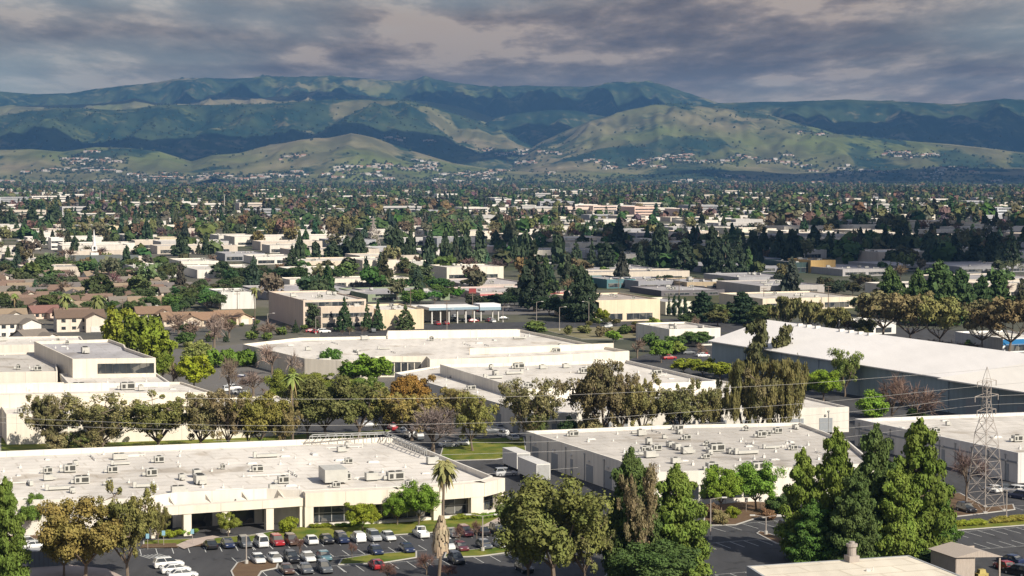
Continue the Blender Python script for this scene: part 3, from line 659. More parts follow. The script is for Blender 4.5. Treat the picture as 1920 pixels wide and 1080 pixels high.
# solar / parapet panels on the office roof
m = MB(); q0, q1 = G(0, 722, 11.2), G(158, 719, 11.2); dd = (q1 - q0)[:2]; ln = np.linalg.norm(dd); dd /= ln; q = (q0 + q1)[:2] / 2
m.box((*q, 9.3), (ln * 1.6, .25, 2.0), math.atan2(dd[1], dd[0])); m.build('roof_screen', M['wall'], b3, color=WHITE)
M['sheet'] = mat('roof_sheet', lambda t, b: mul(t, mul(t, objcol(t), pnoise(t, .04, 5), .84, 1.14), pnoise(t, .5, 4, (1, .2, 1), GA), .92, 1.06), .7, .3)
# B6 gabled hall at the right
E0, E1 = G(1335, 640, 8.7), G(1925, 733, 8.7); Rg0 = G(1437, 601, 14.5); dE = (E1 - E0)[:2]; LE = np.linalg.norm(dE) + 30; dE /= np.linalg.norm(dE); nE = np.array([-dE[1], dE[0]])
hw = (Rg0 - E0)[:2] @ nE; root = empty('gabled_hall', (*E0[:2], 0)); a0 = E0[:2]
def qp(s, w_, z): return (*(a0 + dE * s + nE * w_), z)
s0r = (Rg0 - E0)[:2] @ dE
FOOT.append(ccw([a0, a0 + dE * LE, a0 + dE * LE + nE * 2 * hw, a0 + nE * 2 * hw]))
m = MB(); ev = .9
m.add([qp(-ev, -ev, 8.55), qp(LE, -ev, 8.55), qp(LE, hw, 14.5), qp(s0r, hw, 14.5), qp(-ev, -ev, 8.85), qp(LE, -ev, 8.85), qp(LE, hw, 14.8), qp(s0r, hw, 14.8)],
      [(4, 5, 6, 7), (0, 3, 2, 1), (0, 1, 5, 4), (3, 0, 4, 7), (2, 3, 7, 6), (1, 2, 6, 5)])
m.add([qp(s0r, hw, 14.5), qp(LE, hw, 14.5), qp(LE, 2 * hw + ev, 8.55), qp(s0r * 2, 2 * hw + ev, 8.55), qp(s0r, hw, 14.8), qp(LE, hw, 14.8), qp(LE, 2 * hw + ev, 8.85), qp(s0r * 2, 2 * hw + ev, 8.85)],
      [(4, 5, 6, 7), (0, 3, 2, 1), (0, 1, 5, 4), (3, 0, 4, 7), (2, 3, 7, 6), (1, 2, 6, 5)])
m.build('roof', M['sheet'], root, color=(.82, .78, .735))
m = MB(); m.prism([qp(0, 0, 0)[:2], qp(LE, 0, 0)[:2], qp(LE, 2 * hw, 0)[:2], qp(s0r * 2, 2 * hw, 0)[:2]], 0, 8.6)
m.build('wall', M['wall'], root, color=(.32, .39, .42))
for k in range(1, 9):
    s = LE * k / 9; m = MB(); m.box(qp(s, -.06, 0), (.5, .3, 8.5), math.atan2(dE[1], dE[0])); m.build('pilaster', M['wall'], root, color=(.30, .36, .40))
for k in (3, 6, 7, 8):
    s = LE * (k + .5) / 9; m = MB(); m.box(qp(s, -.02, 0), (5.5, .14, 4.6), math.atan2(dE[1], dE[0])); m.build('loading_door', M['plain'], root, color=(.32, .34, .36))
m = MB(); m.add([qp(122, -3.2, 8.9), qp(176, -3.2, 8.9), qp(176, hw, 15.0), qp(140, hw * .95, 14.75), qp(122, -3.2, 8.6), qp(176, -3.2, 8.6), qp(176, hw, 14.6), qp(140, hw * .95, 14.4)],
    [(0, 1, 2, 3), (4, 7, 6, 5), (0, 4, 5, 1), (1, 5, 6, 2), (2, 6, 7, 3), (3, 7, 4, 0)]); m.build('cross_roof', M['sheet'], root, color=(.84, .79, .71))
for k in range(7): m = MB(); m.box(qp(20 + k * 5 + (k > 2) * 8, hw - 1.0, 14.35), (.8, 1.6, .75), math.atan2(dE[1], dE[0])); m.build('ridge_vent', M['vent'], root)
tag(root, 'huge hall with a pale pitched roof and dark teal side wall', 'warehouse')
# B8 bottom right roof with its vent
b8, P8 = building('low_building', [(1400, 1061), (1704, 1041), (1840, 1094), (1500, 1125)], 7.0, (.34, .35, .36), (.82, .74, .60), par=.06, label='plain cream roof with one round metal vent at the bottom edge', cat='building', units=(0, 0, 0))
q = G(1597, 1052, 7.0); m = MB(); m.box((q[0], q[1], 6.94), (1.6, 1.6, .9), GA); m.tube((q[0], q[1], 7.8), (q[0], q[1], 9.1), .62, n=14); m.tube((q[0], q[1], 9.1), (q[0], q[1], 9.5), .8, n=14); m.tube((q[0], q[1], 9.5), (q[0], q[1], 9.8), .4, n=12)
m.build('round_vent', M['steel'], b8)
m = MB(); q = G(1628, 1070, 7); m.box((q[0], q[1], 6.94), (.6, .5, .3)); m.tube((q[0] + .6, q[1], 6.94), (q[0] + .6, q[1], 7.5), .08); m.build('roof_pipe', M['vent'], b8)
# shed bottom right
def shed():
    A = G(1792, 1094); root = empty('shed', A); m = MB(); z = 4.0
    P = [A[:2], A[:2] + U[:2] * 7.6, A[:2] + U[:2] * 7.6 + V[:2] * 7, A[:2] + V[:2] * 7]
    for (i, j) in ((3, 0), (2, 3)):
        dd = P[j] - P[i]; ln = np.linalg.norm(dd); dd = dd / ln; m.box((*((P[i] + P[j]) / 2), 0), (ln, .15, z), math.atan2(dd[1], dd[0]))
    q = A[:2] + U[:2] * 1.6; m.box((*q, 0), (3.2, .15, z), GA)
    m.build('wall', M['wood'], root)
    m = MB(); e = .4; C_ = [P[0] - U[:2] * e - V[:2] * e, P[1] + U[:2] * e - V[:2] * e, P[2] + U[:2] * e + V[:2] * e, P[3] - U[:2] * e + V[:2] * e]
    c_ = (C_[0] + C_[1]) / 2; d_ = (C_[2] + C_[3]) / 2
    m.add([(*C_[0], z), (*C_[1], z - .4), (*C_[2], z - .4), (*C_[3], z), (*c_, z + .8), (*d_, z + .8)], [(0, 4, 5, 3), (4, 1, 2, 5), (0, 1, 4), (2, 3, 5), (0, 3, 2, 1)]); m.build('roof', M['wood'], root)
    for p in (P[1], P[2]):
        m = MB(); m.box((*p, 0), (.25, .25, z - .45), GA); m.build('post', M['wood'], root)
    tag(root, 'weathered open wooden shed at the bottom right corner', 'shed')
    q = A + U * 5.5 + V * 1.6; m = MB(); m.box(q, (1.8, 1.1, .9), GA); m.box(q + np.array([0, 0, .9]), (1.2, .9, .6), GA, taper=.8); m.tube(q + np.array([-.7, -.6, .3]), q + np.array([-.7, -.4, .3]), .35); m.tube(q + np.array([.7, -.6, .3]), q + np.array([.7, -.4, .3]), .35)
    tag(m.build('machine', M['plain'], loc=tuple(q), color=(.42, .34, .12)), 'small yellow machine standing inside the wooden shed', 'machine')
shed()
# enclosure bottom left, with a container
def enclosure():
    A = G(50, 1062); m = MB(); root = empty('storage_container', A)
    m.box(A + U * 3.2, (6.2, 2.6, 2.5), GA); m.build('body', M['plain'], root, color=(.14, .16, .18))
    m = MB()
    for k in range(9): m.box(A + U * (.4 + k * .7) - V * 1.32, (.12, .06, 2.3), GA)
    m.build('ribs', M['plain'], root, color=(.12, .13, .15)); m = MB(); m.box(A + U * 3.2 + np.array([0, 0, 2.5]), (6.3, 2.7, .1), GA); m.build('lid', M['metal'], root)
    tag(root, 'dark grey container left of the autumn tree at the bottom', 'container')
enclosure()
#@@NEXT
# ------------------------------------------------------------------ trees
def leaves(cl, n, size, seed, up=.25, tall=1.0, flat=.0):
    r = np.random.default_rng(seed); cl = np.asarray(cl, float); k = len(cl)
    idc = np.repeat(np.arange(k), n); C = cl[idc]; m_ = len(C)
    u = r.normal(size=(m_, 3)); u /= np.linalg.norm(u, axis=1)[:, None]
    u[:, 2] = np.where(r.random(m_) < .3, np.abs(u[:, 2]), u[:, 2])
    rad = (r.uniform(.5, 1.05, m_) + (r.random(m_) < .12) * r.uniform(0, .45, m_))[:, None]
    p = C[:, :3] + u * rad * C[:, 3:6]
    nn = u * 1.0 + r.normal(size=(m_, 3)) * .55; nn[:, 2] += up; nn /= np.linalg.norm(nn, axis=1)[:, None]
    a = np.cross(nn, r.normal(size=(m_, 3))); a /= np.linalg.norm(a, axis=1)[:, None]; b_ = np.cross(nn, a)
    if tall > 1:       # hanging leaves
        a = np.stack([r.normal(size=m_) * .15, r.normal(size=m_) * .15, np.ones(m_)], -1); a /= np.linalg.norm(a, axis=1)[:, None]
        b_ = np.cross(nn, a); b_ /= np.linalg.norm(b_, axis=1)[:, None] + 1e-6
    s = (size * np.exp(r.normal(-.15, .38, m_)))[:, None]
    A, B = a * s * .5 * tall, b_ * s * .5
    q = np.stack([p - A - B * .6, p - A * .2 + B, p + A + B * .5, p + A * .3 - B], 1).reshape(-1, 3)
    return q, np.arange(m_ * 4).reshape(-1, 4)
def ell(n, rx, rz, cz, r, cr=.3, flat=1.0, inner=.35):
    cl = []
    for i in range(n):
        u = r.normal(size=3); u /= np.linalg.norm(u); k = r.uniform(inner, .95)
        c = r.uniform(.7, 1.3) * cr
        cl.append((u[0] * rx * k, u[1] * rx * k, cz + u[2] * rz * k, c * rx, c * rx, c * rx * flat))
    return cl
def limb_tree(r, h, w, nl, base, lean=.1):
    """trunk and limbs: returns MB and tips"""
    m = MB(); tips = []
    r0 = h * .022 + .06; x, y = r.normal(size=2) * lean
    p0 = Vector((0, 0, 0)); p1 = Vector((x, y, h * base)); m.tube(p0 - Vector((0, 0, .2)), p0 + Vector((0, 0, .3)), r0 * 1.5, r0 * 1.1); m.tube(p0, p1, r0, r0 * .8)
    for i in range(nl):
        a = 2 * math.pi * (i + r.uniform(-.3, .3)) / nl; s = r.uniform(.45, .95)
        e = Vector((math.cos(a) * w * .5 * s, math.sin(a) * w * .5 * s, h * r.uniform(.6, .93)))
        mid = p1.lerp(e, .5) + Vector((math.cos(a), math.sin(a), 0)) * w * .05 - Vector((0, 0, h * .03))
        m.path([p1, mid, e], [r0 * .6, r0 * .38, r0 * .12])
        tips.append((p1, mid, e))
        for k in range(2):
            q = mid + Vector((r.normal() * w * .17, r.normal() * w * .17, h * r.uniform(.06, .2))); m.path([mid, q], [r0 * .3, r0 * .08]); tips.append((mid, mid.lerp(q, .5), q))
    return m, tips
def make(kind, lod, var):
    """unit trees: height 10, width 10 (scaled to the tree wanted). returns crown mesh, trunk mesh"""
    s = zlib.crc32(f'{kind}{lod}{var}'.encode()) % 100000; r = np.random.default_rng(s); dens = (2.9, .62, .09)[lod]; sz = (.57, 1.25, 3.2)[lod]
    tr = MB(); tall = 1.0; up = .25
    if kind == 'pine':
        cl = []; nw = 15
        tr.path([(0, 0, -.1), (.05, 0, 5), (0, 0, 9.4)], [.28, .2, .04])
        for i in range(nw):
            z = .9 + i * (8.6 / nw); t_ = (z - .9) / 8.6; rr = 4.6 * (1 - t_) ** .48 * (.8 + .3 * math.sin(i * 2.1 + var)) * (.75 + .25 * min(1, t_ * 5)); k = max(3, int(rr * 3.4))
            for j in range(k):
                a = 2 * math.pi * (j + r.uniform(-.35, .35)) / k + i * .8; q = rr * r.uniform(.55, 1.02)
                c = r.uniform(.65, 1.1) * (1.1 - .35 * t_); cl.append((math.cos(a) * q, math.sin(a) * q, z + r.uniform(-.35, .35), c * 1.15, c * 1.15, c * .62))
                if r.random() < .3: cl.append((math.cos(a) * q * 1.22, math.sin(a) * q * 1.22, z + .1, c * .5, c * .5, c * .3))
                if j % 2 == 0: tr.path([(0, 0, z - .4), (math.cos(a) * q, math.sin(a) * q, z)], [.07, .02], n=4)
        cl += [(.5, .2, 8.9, .8, .8, .7), (-.5, -.3, 8.6, .9, .9, .7), (0, 0, 9.4, .5, .5, .6)]; n = int(105 * dens); size = .42 * sz
    elif kind == 'redwood':
        cl = []; nw = 12; tr.path([(0, 0, -.1), (0, 0, 9.4)], [.3, .04])
        for i in range(nw):
            z = 1.2 + i * (8.2 / nw); t_ = i / nw; rr = 4.4 * (1 - t_) ** .8 * r.uniform(.75, 1.1); k = max(2, int(rr * 2.2))
            for j in range(k):
                a = 2 * math.pi * j / k + i; q = rr * r.uniform(.5, 1.05); c = r.uniform(.6, 1.0) * (1 - .45 * t_); cl.append((math.cos(a) * q, math.sin(a) * q, z + r.uniform(-.4, .3), c * 1.3, c * 1.3, c * .5))
        cl.append((0, 0, 9.4, .5, .5, .9)); n = int(100 * dens); size = .5 * sz
    elif kind == 'cypress':
        cl = [(r.normal() * .9, r.normal() * .9, z, 3.2 * (1 - abs(z - 4) / 9), 3.2 * (1 - abs(z - 4) / 9), .8) for z in np.linspace(.6, 9.3, 16)]; tr.path([(0, 0, -.1), (0, 0, 8)], [.5, .1]); n = int(220 * dens); size = .5 * sz
    elif kind == 'oak':         # round broadleaf
        tr, tips = limb_tree(r, 8.2, 8, 5, .24); cl = []
        for (a, b_, e) in tips:
            for k in range(3): c = r.uniform(.8, 1.5); cl.append((e.x + r.normal() * .9, e.y + r.normal() * .9, e.z + r.normal() * .8 + .3, c, c, c * .8))
        cl += ell(24, 4.3, 3.2, 6.2, r, .26, .8, .6); n = int(150 * dens); size = .42 * sz
    elif kind == 'gum':         # open eucalyptus crown on forked limbs
        tr, tips = limb_tree(r, 8.8, 9, 6, .18, .3); cl = []
        for (a, b_, e) in tips:
            for k in range(5): c = r.uniform(.35, .95); cl.append((e.x + r.normal() * .9, e.y + r.normal() * .9, min(8.3, e.z + r.normal() * .6), c, c, c * 1.0))
            c = r.uniform(.4, .8); cl.append((b_.x + r.normal() * .8, b_.y + r.normal() * .8, b_.z + r.normal() * .7, c, c, c))
        cl += ell(20, 4.4, 2.7, 5.8, r, .13, 1.0, .3)
        nodes = [v_ for tp in tips for v_ in tp]
        for c_ in cl:          # every tuft hangs on a twig
            q_ = Vector(c_[:3]); nn_ = min(nodes, key=lambda v_: (v_ - q_).length); tr.path([nn_, q_], [.07, .03], n=4)
        n = int(54 * dens); size = .36 * sz; up = .1
    elif kind == 'weeping':
        tr, tips = limb_tree(r, 8.8, 8, 7, .2, .2); cl = []
        for (a, b_, e) in tips:
            for k in range(3):
                c = r.uniform(.5, .95); L_ = r.uniform(1.0, 2.4); cl.append((e.x + r.normal() * .7, e.y + r.normal() * .7, e.z - L_ * .55 + .8, c * .75, c * .75, L_))
        cl += ell(10, 3.6, 1.0, 8.5, r, .22, .6); n = int(105 * dens); size = .26 * sz; tall = 2.6
    elif kind == 'tallgum':
        cl = []; tr.path([(0, 0, -.1), (.2, 0, 4), (-.2, .1, 8.6)], [.6, .42, .12])
        for z in np.linspace(2.2, 9.3, 17):
            a = r.uniform(0, 6.28); q = r.uniform(.6, 3.6) * (1 - .5 * max(0, z - 6) / 4); c = r.uniform(.9, 1.9); cl.append((math.cos(a) * q, math.sin(a) * q, z, c * 1.3, c * 1.3, c * .55)); tr.path([(0, 0, z - .9), (math.cos(a) * q, math.sin(a) * q, z)], [.18, .04], n=4)
        n = int(230 * dens); size = .5 * sz; up = .1
    elif kind == 'shrub':
        cl = ell(26, 4.2, 4.2, 4.6, r, .36, 1.0); tr.path([(0, 0, -.2), (0, 0, 4)], [.4, .15]); n = int(130 * dens); size = .8 * sz
    elif kind == 'hedge':
        cl = [(x, r.uniform(-2.5, 2.5), r.uniform(3, 7.2), 1.3, 2.6, 2.8) for x in np.linspace(-4.6, 4.6, 22)]; tr.path([(0, 0, -.2), (0, 0, 4)], [.3, .15]); n = int(130 * dens); size = .9 * sz
    elif kind == 'umbrella':
        tr, tips = limb_tree(r, 8.0, 10, 8, .3, .3); cl = []
        for (a, b_, e) in tips:
            for k in range(2): c = r.uniform(.9, 1.5); cl.append((e.x + r.normal() * .8, e.y + r.normal() * .8, 7.6 + r.normal() * .9 - .03 * (e.x ** 2 + e.y ** 2), c, c, c * .75))
        cl += ell(16, 4.6, 1.3, 8.0, r, .24, .6); n = int(140 * dens); size = .4 * sz
    if kind == 'bare':
        tr = MB(); tw = []; vs = []
        def br(p, d_, L_, rad, lv):
            q = p + d_ * L_; tr.tube(p, q, rad, rad * .62, n=4 if lv else 6)
            if lv >= 3 or (lod and lv >= 2):
                for _ in range(11 if not lod else 9):
                    e = (d_ + Vector(r.normal(size=3)) * .55).normalized(); b0 = p.lerp(q, r.uniform(.1, 1)); b1 = b0 + e * L_ * r.uniform(.6, 1.3); sd = e.cross(Vector(r.normal(size=3))).normalized() * (.035 if lod == 0 else .09)
                    vs.extend([b0 - sd, b0 + sd, b1 + sd * .3, b1 - sd * .3])
                return
            for k in range(4 if lv else 6):
                nd_ = (d_ + Vector(r.normal(size=3)) * .46 + Vector((0, 0, .12))).normalized(); br(p.lerp(q, r.uniform(.55, 1)), nd_, L_ * r.uniform(.62, .85), rad * .5, lv + 1)
        br(Vector((0, 0, -.1)), Vector((0, 0, 1)), 3.0, .28, 0)
        q = np.array([tuple(x) for x in vs]); q[:, :2] *= 1.25; q[:, 2] = np.maximum(q[:, 2], .4); f = np.arange(len(q)).reshape(-1, 4)
        k = 10 / max(q[:, 2].max(), 1); q[:, 2] *= k; ms = 5 / np.percentile(np.abs(q[:, :2]), 98); q[:, :2] *= ms
        tr.v = [(a * ms * 1.25, b_ * ms * 1.25, c * k) for a, b_, c in tr.v]
        return npmesh('bare_crown', q, f, [M['twig']]), tr
    q, f = leaves(cl, max(n, 3), size, s, up, tall)
    ext = np.percentile(np.abs(q[:, :2]), 98); q[:, :2] *= 5 / ext
    zt = np.percentile(q[:, 2], 99.6 if kind in ('gum', 'oak', 'umbrella', 'weeping') else 100); q[:, 2] *= 10 / zt; tr.v = [(a * min(1.2, 5 / ext), b_ * min(1.2, 5 / ext), c * 10 / zt) for a, b_, c in tr.v]
    q[:, 2] = np.maximum(q[:, 2], .02)
    return npmesh(kind + '_crown', q, f, [M['leaf']]), tr
import zlib
TM = {}
NAMES = {'pine': 'pine_tree', 'redwood': 'redwood_tree', 'cypress': 'cypress_tree', 'oak': 'broadleaf_tree', 'gum': 'eucalyptus_tree', 'weeping': 'weeping_tree', 'tallgum': 'tall_eucalyptus', 'shrub': 'shrub', 'hedge': 'hedge', 'umbrella': 'spreading_tree', 'bare': 'bare_tree'}
def tmesh(kind, lod, var):
    k = (kind, lod, var)
    if k not in TM:
        c, tr = make(kind, lod, var); o = tr.build('trunk', M['bark']); tm = o.data; bpy.data.objects.remove(o)
        if lod == 2:         # one light mesh with both, too far off to show parts
            cv = np.empty(len(c.vertices) * 3, np.float32); c.vertices.foreach_get('co', cv); cv = cv.reshape(-1, 3); nq = len(c.polygons)
            t4 = np.array([(-.2, 0, 0), (.2, 0, 0), (.12, 0, 6), (-.12, 0, 6), (0, -.2, 0), (0, .2, 0), (0, .12, 6), (0, -.12, 6)], np.float32)
            vv = np.vstack([cv, t4]); ff = np.vstack([np.arange(nq * 4).reshape(-1, 4), np.arange(8).reshape(2, 4) + len(cv)])
            c = npmesh(kind + '_tree', vv, ff, [M['twig' if kind == 'bare' else 'leaf'], M['bark']], mi=[0] * nq + [1, 1])
        TM[k] = (c, tm)
    return TM[k]
def tree(kind, loc, h, w, col, lod, desc=None, label=None, group=None, cat='tree', var=None):
    var = random.randrange(3 if lod < 2 else 4) if var is None else var; c, tm = tmesh(kind, lod, var)
    loc = tuple(map(float, loc)); rz = random.uniform(0, 6.28) if kind != 'hedge' else GA; sc = (w / 10, w / 10, h / 10)
    if kind == 'hedge': sc = (w / 10, min(w / 10, .18), h / 10)
    if lod == 2:
        o = bpy.data.objects.new(NAMES[kind], c); COL.objects.link(o); o.location = loc; o.rotation_euler = (0, 0, rz); o.scale = sc; o.color = (*col, 1)
    else:
        o = bpy.data.objects.new(NAMES[kind], None); COL.objects.link(o); o.location = loc; o.rotation_euler = (0, 0, rz); o.scale = sc
        for nm, me in (('crown', c), ('trunk', tm)):
            p = bpy.data.objects.new(nm, me); COL.objects.link(p); p.parent = o; p.color = (*col, 1)
    if label: tag(o, label, cat, group or 'trees and shrubs of the valley')
    else: later(o, desc, cat, group or 'trees and shrubs of the valley')
    TREES.append((loc[0], loc[1], w))
    return o
TREES = []
def T(kind, cx, yb, yt, wpx, col, label=None, desc=None, cat='tree', var=None, group=None, lod=None):
    p = G(cx, yb); s = p[1] / F; d = p[1]
    if lod is None: lod = 0 if d < 560 else (1 if d < 1250 else 2)
    return tree(kind, p, (yb - yt) * s, wpx * s, col, lod, desc=desc, label=label, cat=cat, var=var, group=group)
PINE = (.115, .15, .024); PINED = (.075, .105, .028); BRIGHT = (.14, .22, .025); YG = (.19, .21, .02); OLIVE = (.16, .145, .045); BROWN = (.17, .12, .055); DARK = (.024, .042, .020); ORANGE = (.27, .15, .035); PINK = (.22, .16, .13); MID = (.060, .095, .025)
# near group
T('pine', 12, 1096, 888, 80, (.10, .135, .024), 'pointed green conifer at the left edge of the photo')
T('oak', 66, 1003, 926, 58, (.12, .18, .03), 'light green tree right of the pointed conifer at the left edge')
T('oak', 160, 1092, 932, 150, (.205, .155, .045), 'autumn tree with orange brown leaves at the bottom left')
T('oak', 120, 1080, 985, 90, (.18, .16, .04), 'lower mottled crown left of the orange brown autumn tree')
T('gum', 240, 1090, 912, 110, OLIVE, 'dark olive tree leaning on the orange autumn tree')
T('gum', 297, 1020, 945, 40, OLIVE, 'small loose crown in front of the first white column')
T('oak', 428, 1006, 960, 38, (.16, .17, .03), 'small young tree in front of the lower entrance colonnade')
T('shrub', 543, 1000, 966, 32, YG, 'round shrub between two white columns')
T('oak', 680, 998, 944, 58, YG, 'yellow green tree on the lawn before the warehouse glass')
T('oak', 745, 985, 922, 48, BRIGHT, 'smaller of two bright trees right before the palm')
T('oak', 785, 985, 905, 72, BRIGHT, 'larger bright green tree beside the tall palm')
T('oak', 1040, 1110, 894, 200, (.125, .13, .035), 'broad olive tree with ragged crown at the bottom centre', var=0)
T('oak', 990, 1100, 940, 110, (.11, .125, .035), 'lower left shoulder tree of the broad olive crown', var=1)
T('gum', 1095, 1105, 940, 110, (.13, .125, .045), 'lower right shoulder tree of the broad olive crown')
T('pine', 1183, 1092, 828, 118, PINED, 'dark pine, taller of the twin pines at the bottom centre')
T('pine', 1268, 1086, 860, 122, (.105, .14, .024), 'green pine, right one of the twin pines at the bottom centre')
T('gum', 1200, 1100, 872, 78, (.18, .14, .075), 'brownish half dead tree in front of the twin pines')
T('oak', 1225, 1112, 1016, 150, MID, 'low green tree at the foot of the twin pines')
T('oak', 1352, 962, 877, 70, (.16, .23, .025), 'bright green tree left of two before the grey roofed warehouse')
T('oak', 1418, 958, 866, 84, (.13, .22, .03), 'bright green tree right of two before the grey roofed warehouse')
T('shrub', 1462, 962, 918, 50, MID, 'low green bush beside the leftmost pine of the row')
T('pine', 1505, 1048, 833, 84, PINE, 'leftmost pine of the big pine row')
T('pine', 1566, 1052, 794, 92, (.12, .155, .024), 'second pine of the big pine row, with a slim tip')
T('pine', 1640, 1056, 788, 104, PINED, 'third pine of the big pine row, dark blue green')
T('pine', 1722, 1056, 776, 122, PINE, 'tallest pine at the right end of the big pine row')
T('pine', 1604, 1070, 872, 96, PINED, 'shorter pine filling the gap in the big pine row')
T('pine', 1683, 1068, 866, 96, PINE, 'shorter pine below the tallest pine')
T('pine', 1524, 1062, 930, 88, (.06, .11, .02), 'low pine before the leftmost pine of the row')
T('pine', 1764, 1030, 915, 62, (.07, .12, .02), 'small pine at the right foot of the tallest pine')
T('shrub', 1738, 1066, 1026, 90, MID, 'low round bush beside the wooden shed')
T('bare', 1812, 940, 828, 80, (.17, .12, .11), 'leafless tree left of the steel pylon')
T('shrub', 1350, 984, 952, 30, (.20, .16, .07), 'brown shrub in the bed before the grey roofed warehouse')
T('shrub', 1372, 972, 948, 26, YG, 'yellow shrub in the bed before the grey roofed warehouse')
T('shrub', 1440, 976, 952, 28, (.20, .11, .06), 'reddish shrub at the right of the bed')
T('shrub', 1332, 972, 940, 30, (.16, .10, .06), 'dark red shrub right of the twin pines')
for i, (x, y, w_, h_) in enumerate(((280, 1006, 36, 16), (318, 1009, 40, 17), (352, 1004, 34, 14), (602, 990, 40, 10), (655, 988, 50, 9), (872, 974, 52, 12), (915, 972, 40, 12), (965, 964, 44, 13))):
    T('hedge', x, y, y - h_, w_, YG if i % 2 else BRIGHT, desc='clipped bright hedge', cat='hedge')
for (x, y, w_, c) in ((1818, 987, 66, YG), (1890, 980, 74, (.19, .16, .03)), (1820, 1012, 1, YG)):
    if w_ > 5: T('hedge', x, y, y - 15, w_, c, label='yellow hedge in the right parking lot, %s piece' % ('left' if x < 1850 else 'right'), cat='hedge')
for (x, y, h_, w_) in ((862, 1022, 42, 24), (1044 - 150, 1010, 38, 22), (562, 1040, 40, 20), (660, 1050, 38, 20), (800, 1078, 46, 40), (840, 1085, 30, 40), (727, 1090, 40, 36)):
    T('bare', x, y, y - h_, w_, (.18, .10, .08), desc='small leafless reddish tree')
# the row behind the near roof
for (k, x, yb, yt, w_, c, lb) in (
 ('gum', 94, 850, 738, 97, (0.168, 0.147, 0.063), 'open dark olive tree, first at the left of the long tree row'),
 ('gum', 192, 850, 744, 135, (0.196, 0.175, 0.070), 'wide brown green tree, second in the long tree row'),
 ('gum', 298, 850, 741, 123, (0.168, 0.161, 0.049), 'round olive tree, third in the long tree row'),
 ('gum', 378, 850, 738, 104, (0.168, 0.140, 0.063), 'dark brown olive tree, fourth in the long tree row'),
 ('gum', 430, 850, 734, 89, (0.182, 0.140, 0.070), 'thin brownish tree, fifth in the long tree row'),
 ('oak', 486, 850, 736, 98, (.17, .15, .035), 'yellowish green tree left of the slim palm trunk'),
 ('gum', 530, 850, 752, 66, (0.196, 0.154, 0.063), 'ragged tree beside the slim palm trunk'),
 ('oak', 612, 828, 706, 128, (0.119, 0.119, 0.039), 'big dark round tree right of the slim palm'),
 ('gum', 578, 826, 716, 84, (0.140, 0.140, 0.042), 'open olive tree just right of the slim palm trunk'),
 ('oak', 535, 772, 692, 64, (.16, .18, .03), 'yellow green crown around the slim palm head'),
 ('gum', 672, 824, 716, 110, (0.140, 0.140, 0.042), 'open olive tree left of the orange tree'),
 ('gum', 722, 822, 730, 75, (0.210, 0.182, 0.056), 'thin olive tree under the orange tree'),
 ('oak', 768, 790, 704, 76, ORANGE, 'orange autumn tree in the middle of the view'),
 ('gum', 772, 826, 738, 96, (0.238, 0.182, 0.056), 'brown green tree just below the orange tree'),
 ('bare', 812, 852, 748, 100, (.24, .19, .17), 'wide grey leafless tree above the near warehouse'),
 ('gum', 886, 846, 738, 84, (0.182, 0.168, 0.049), 'open olive tree right of the grey leafless tree'),
 ('gum', 850, 800, 728, 80, (0.210, 0.168, 0.056), 'brownish tree behind the grey leafless tree'),
 ('gum', 993, 836, 713, 103, (0.182, 0.161, 0.070), 'open olive tree at the left end of the middle tree line'),
 ('gum', 1128, 836, 678, 128, (0.147, 0.119, 0.056), 'tall airy dark tree in front of the long white hall'),
 ('gum', 1165, 836, 700, 73, (0.168, 0.133, 0.063), 'narrow tree leaning on the tall airy dark tree'),
 ('gum', 1203, 836, 706, 81, (0.196, 0.168, 0.063), 'forked olive tree right of the tall airy tree'),
 ('gum', 1272, 836, 716, 90, (0.154, 0.147, 0.056), 'open brown green tree in front of the long white hall'),
 ('gum', 1332, 836, 714, 71, (0.182, 0.161, 0.063), 'brownish open tree, middle of the white hall'),
 ('gum', 1425, 836, 690, 84, (.15, .125, .06), 'brown open tree between the two weeping trees'),
 ('weeping', 1392, 836, 676, 88, (0.140, 0.126, 0.045), 'tall dark weeping tree before the teal hall'),
 ('weeping', 1462, 836, 676, 99, (0.154, 0.133, 0.049), 'widest weeping tree at the right end of the white hall'),
 ('tallgum', 1418, 712, 594, 48, (.075, .075, .03), 'slim dark tree against the pale pitched roof, left one'),
 ('tallgum', 1474, 712, 604, 44, (.085, .08, .03), 'slim ragged tree against the pale pitched roof, second one'),
 ('gum', 1585, 744, 655, 59, (0.140, 0.168, 0.042), 'dark green forked tree before the teal wall'),
 ('oak', 1544, 752, 694, 62, (.17, .24, .02), 'flat bright green tree before the teal wall'),
 ('oak', 1508, 748, 700, 50, MID, 'mid green tree left of the flat bright tree'),
 ('shrub', 1634, 782, 728, 52, BRIGHT, 'clipped bright green bush below the teal wall'),
 ('oak', 1688, 740, 664, 62, (.16, .16, .03), 'yellowish crown against the pale pitched roof'),
 ('bare', 1672, 800, 692, 64, (.20, .13, .10), 'reddish brown leafless tree below the yellowish crown'),
 ('bare', 1722, 806, 704, 84, (.22, .15, .12), 'wide reddish leafless tree below the teal wall'),
 ('gum', 1750, 730, 668, 34, (0.140, 0.133, 0.056), 'thin left one of two dark trees over the teal wall'),
 ('gum', 1788, 735, 650, 66, (0.140, 0.119, 0.056), 'ragged right one of two dark trees over the teal wall'),
 ('shrub', 1722, 806, 762, 44, MID, 'dark green bush under the reddish leafless tree'),
 ('shrub', 1896, 776, 748, 44, MID, 'green bush right of the pylon top'),
 ('shrub', 1066, 836, 778, 34, (.05, .08, .03), 'dark small bush before the white hall'),
 ('shrub', 1108, 836, 776, 32, (.16, .17, .05), 'pale small bush before the white hall'),
 ('oak', 494, 850, 822, 22, BRIGHT, 'small bright bush at the palm foot')):
    T(k, x, yb, yt, w_, c, lb, cat='bush' if k == 'shrub' else 'tree')
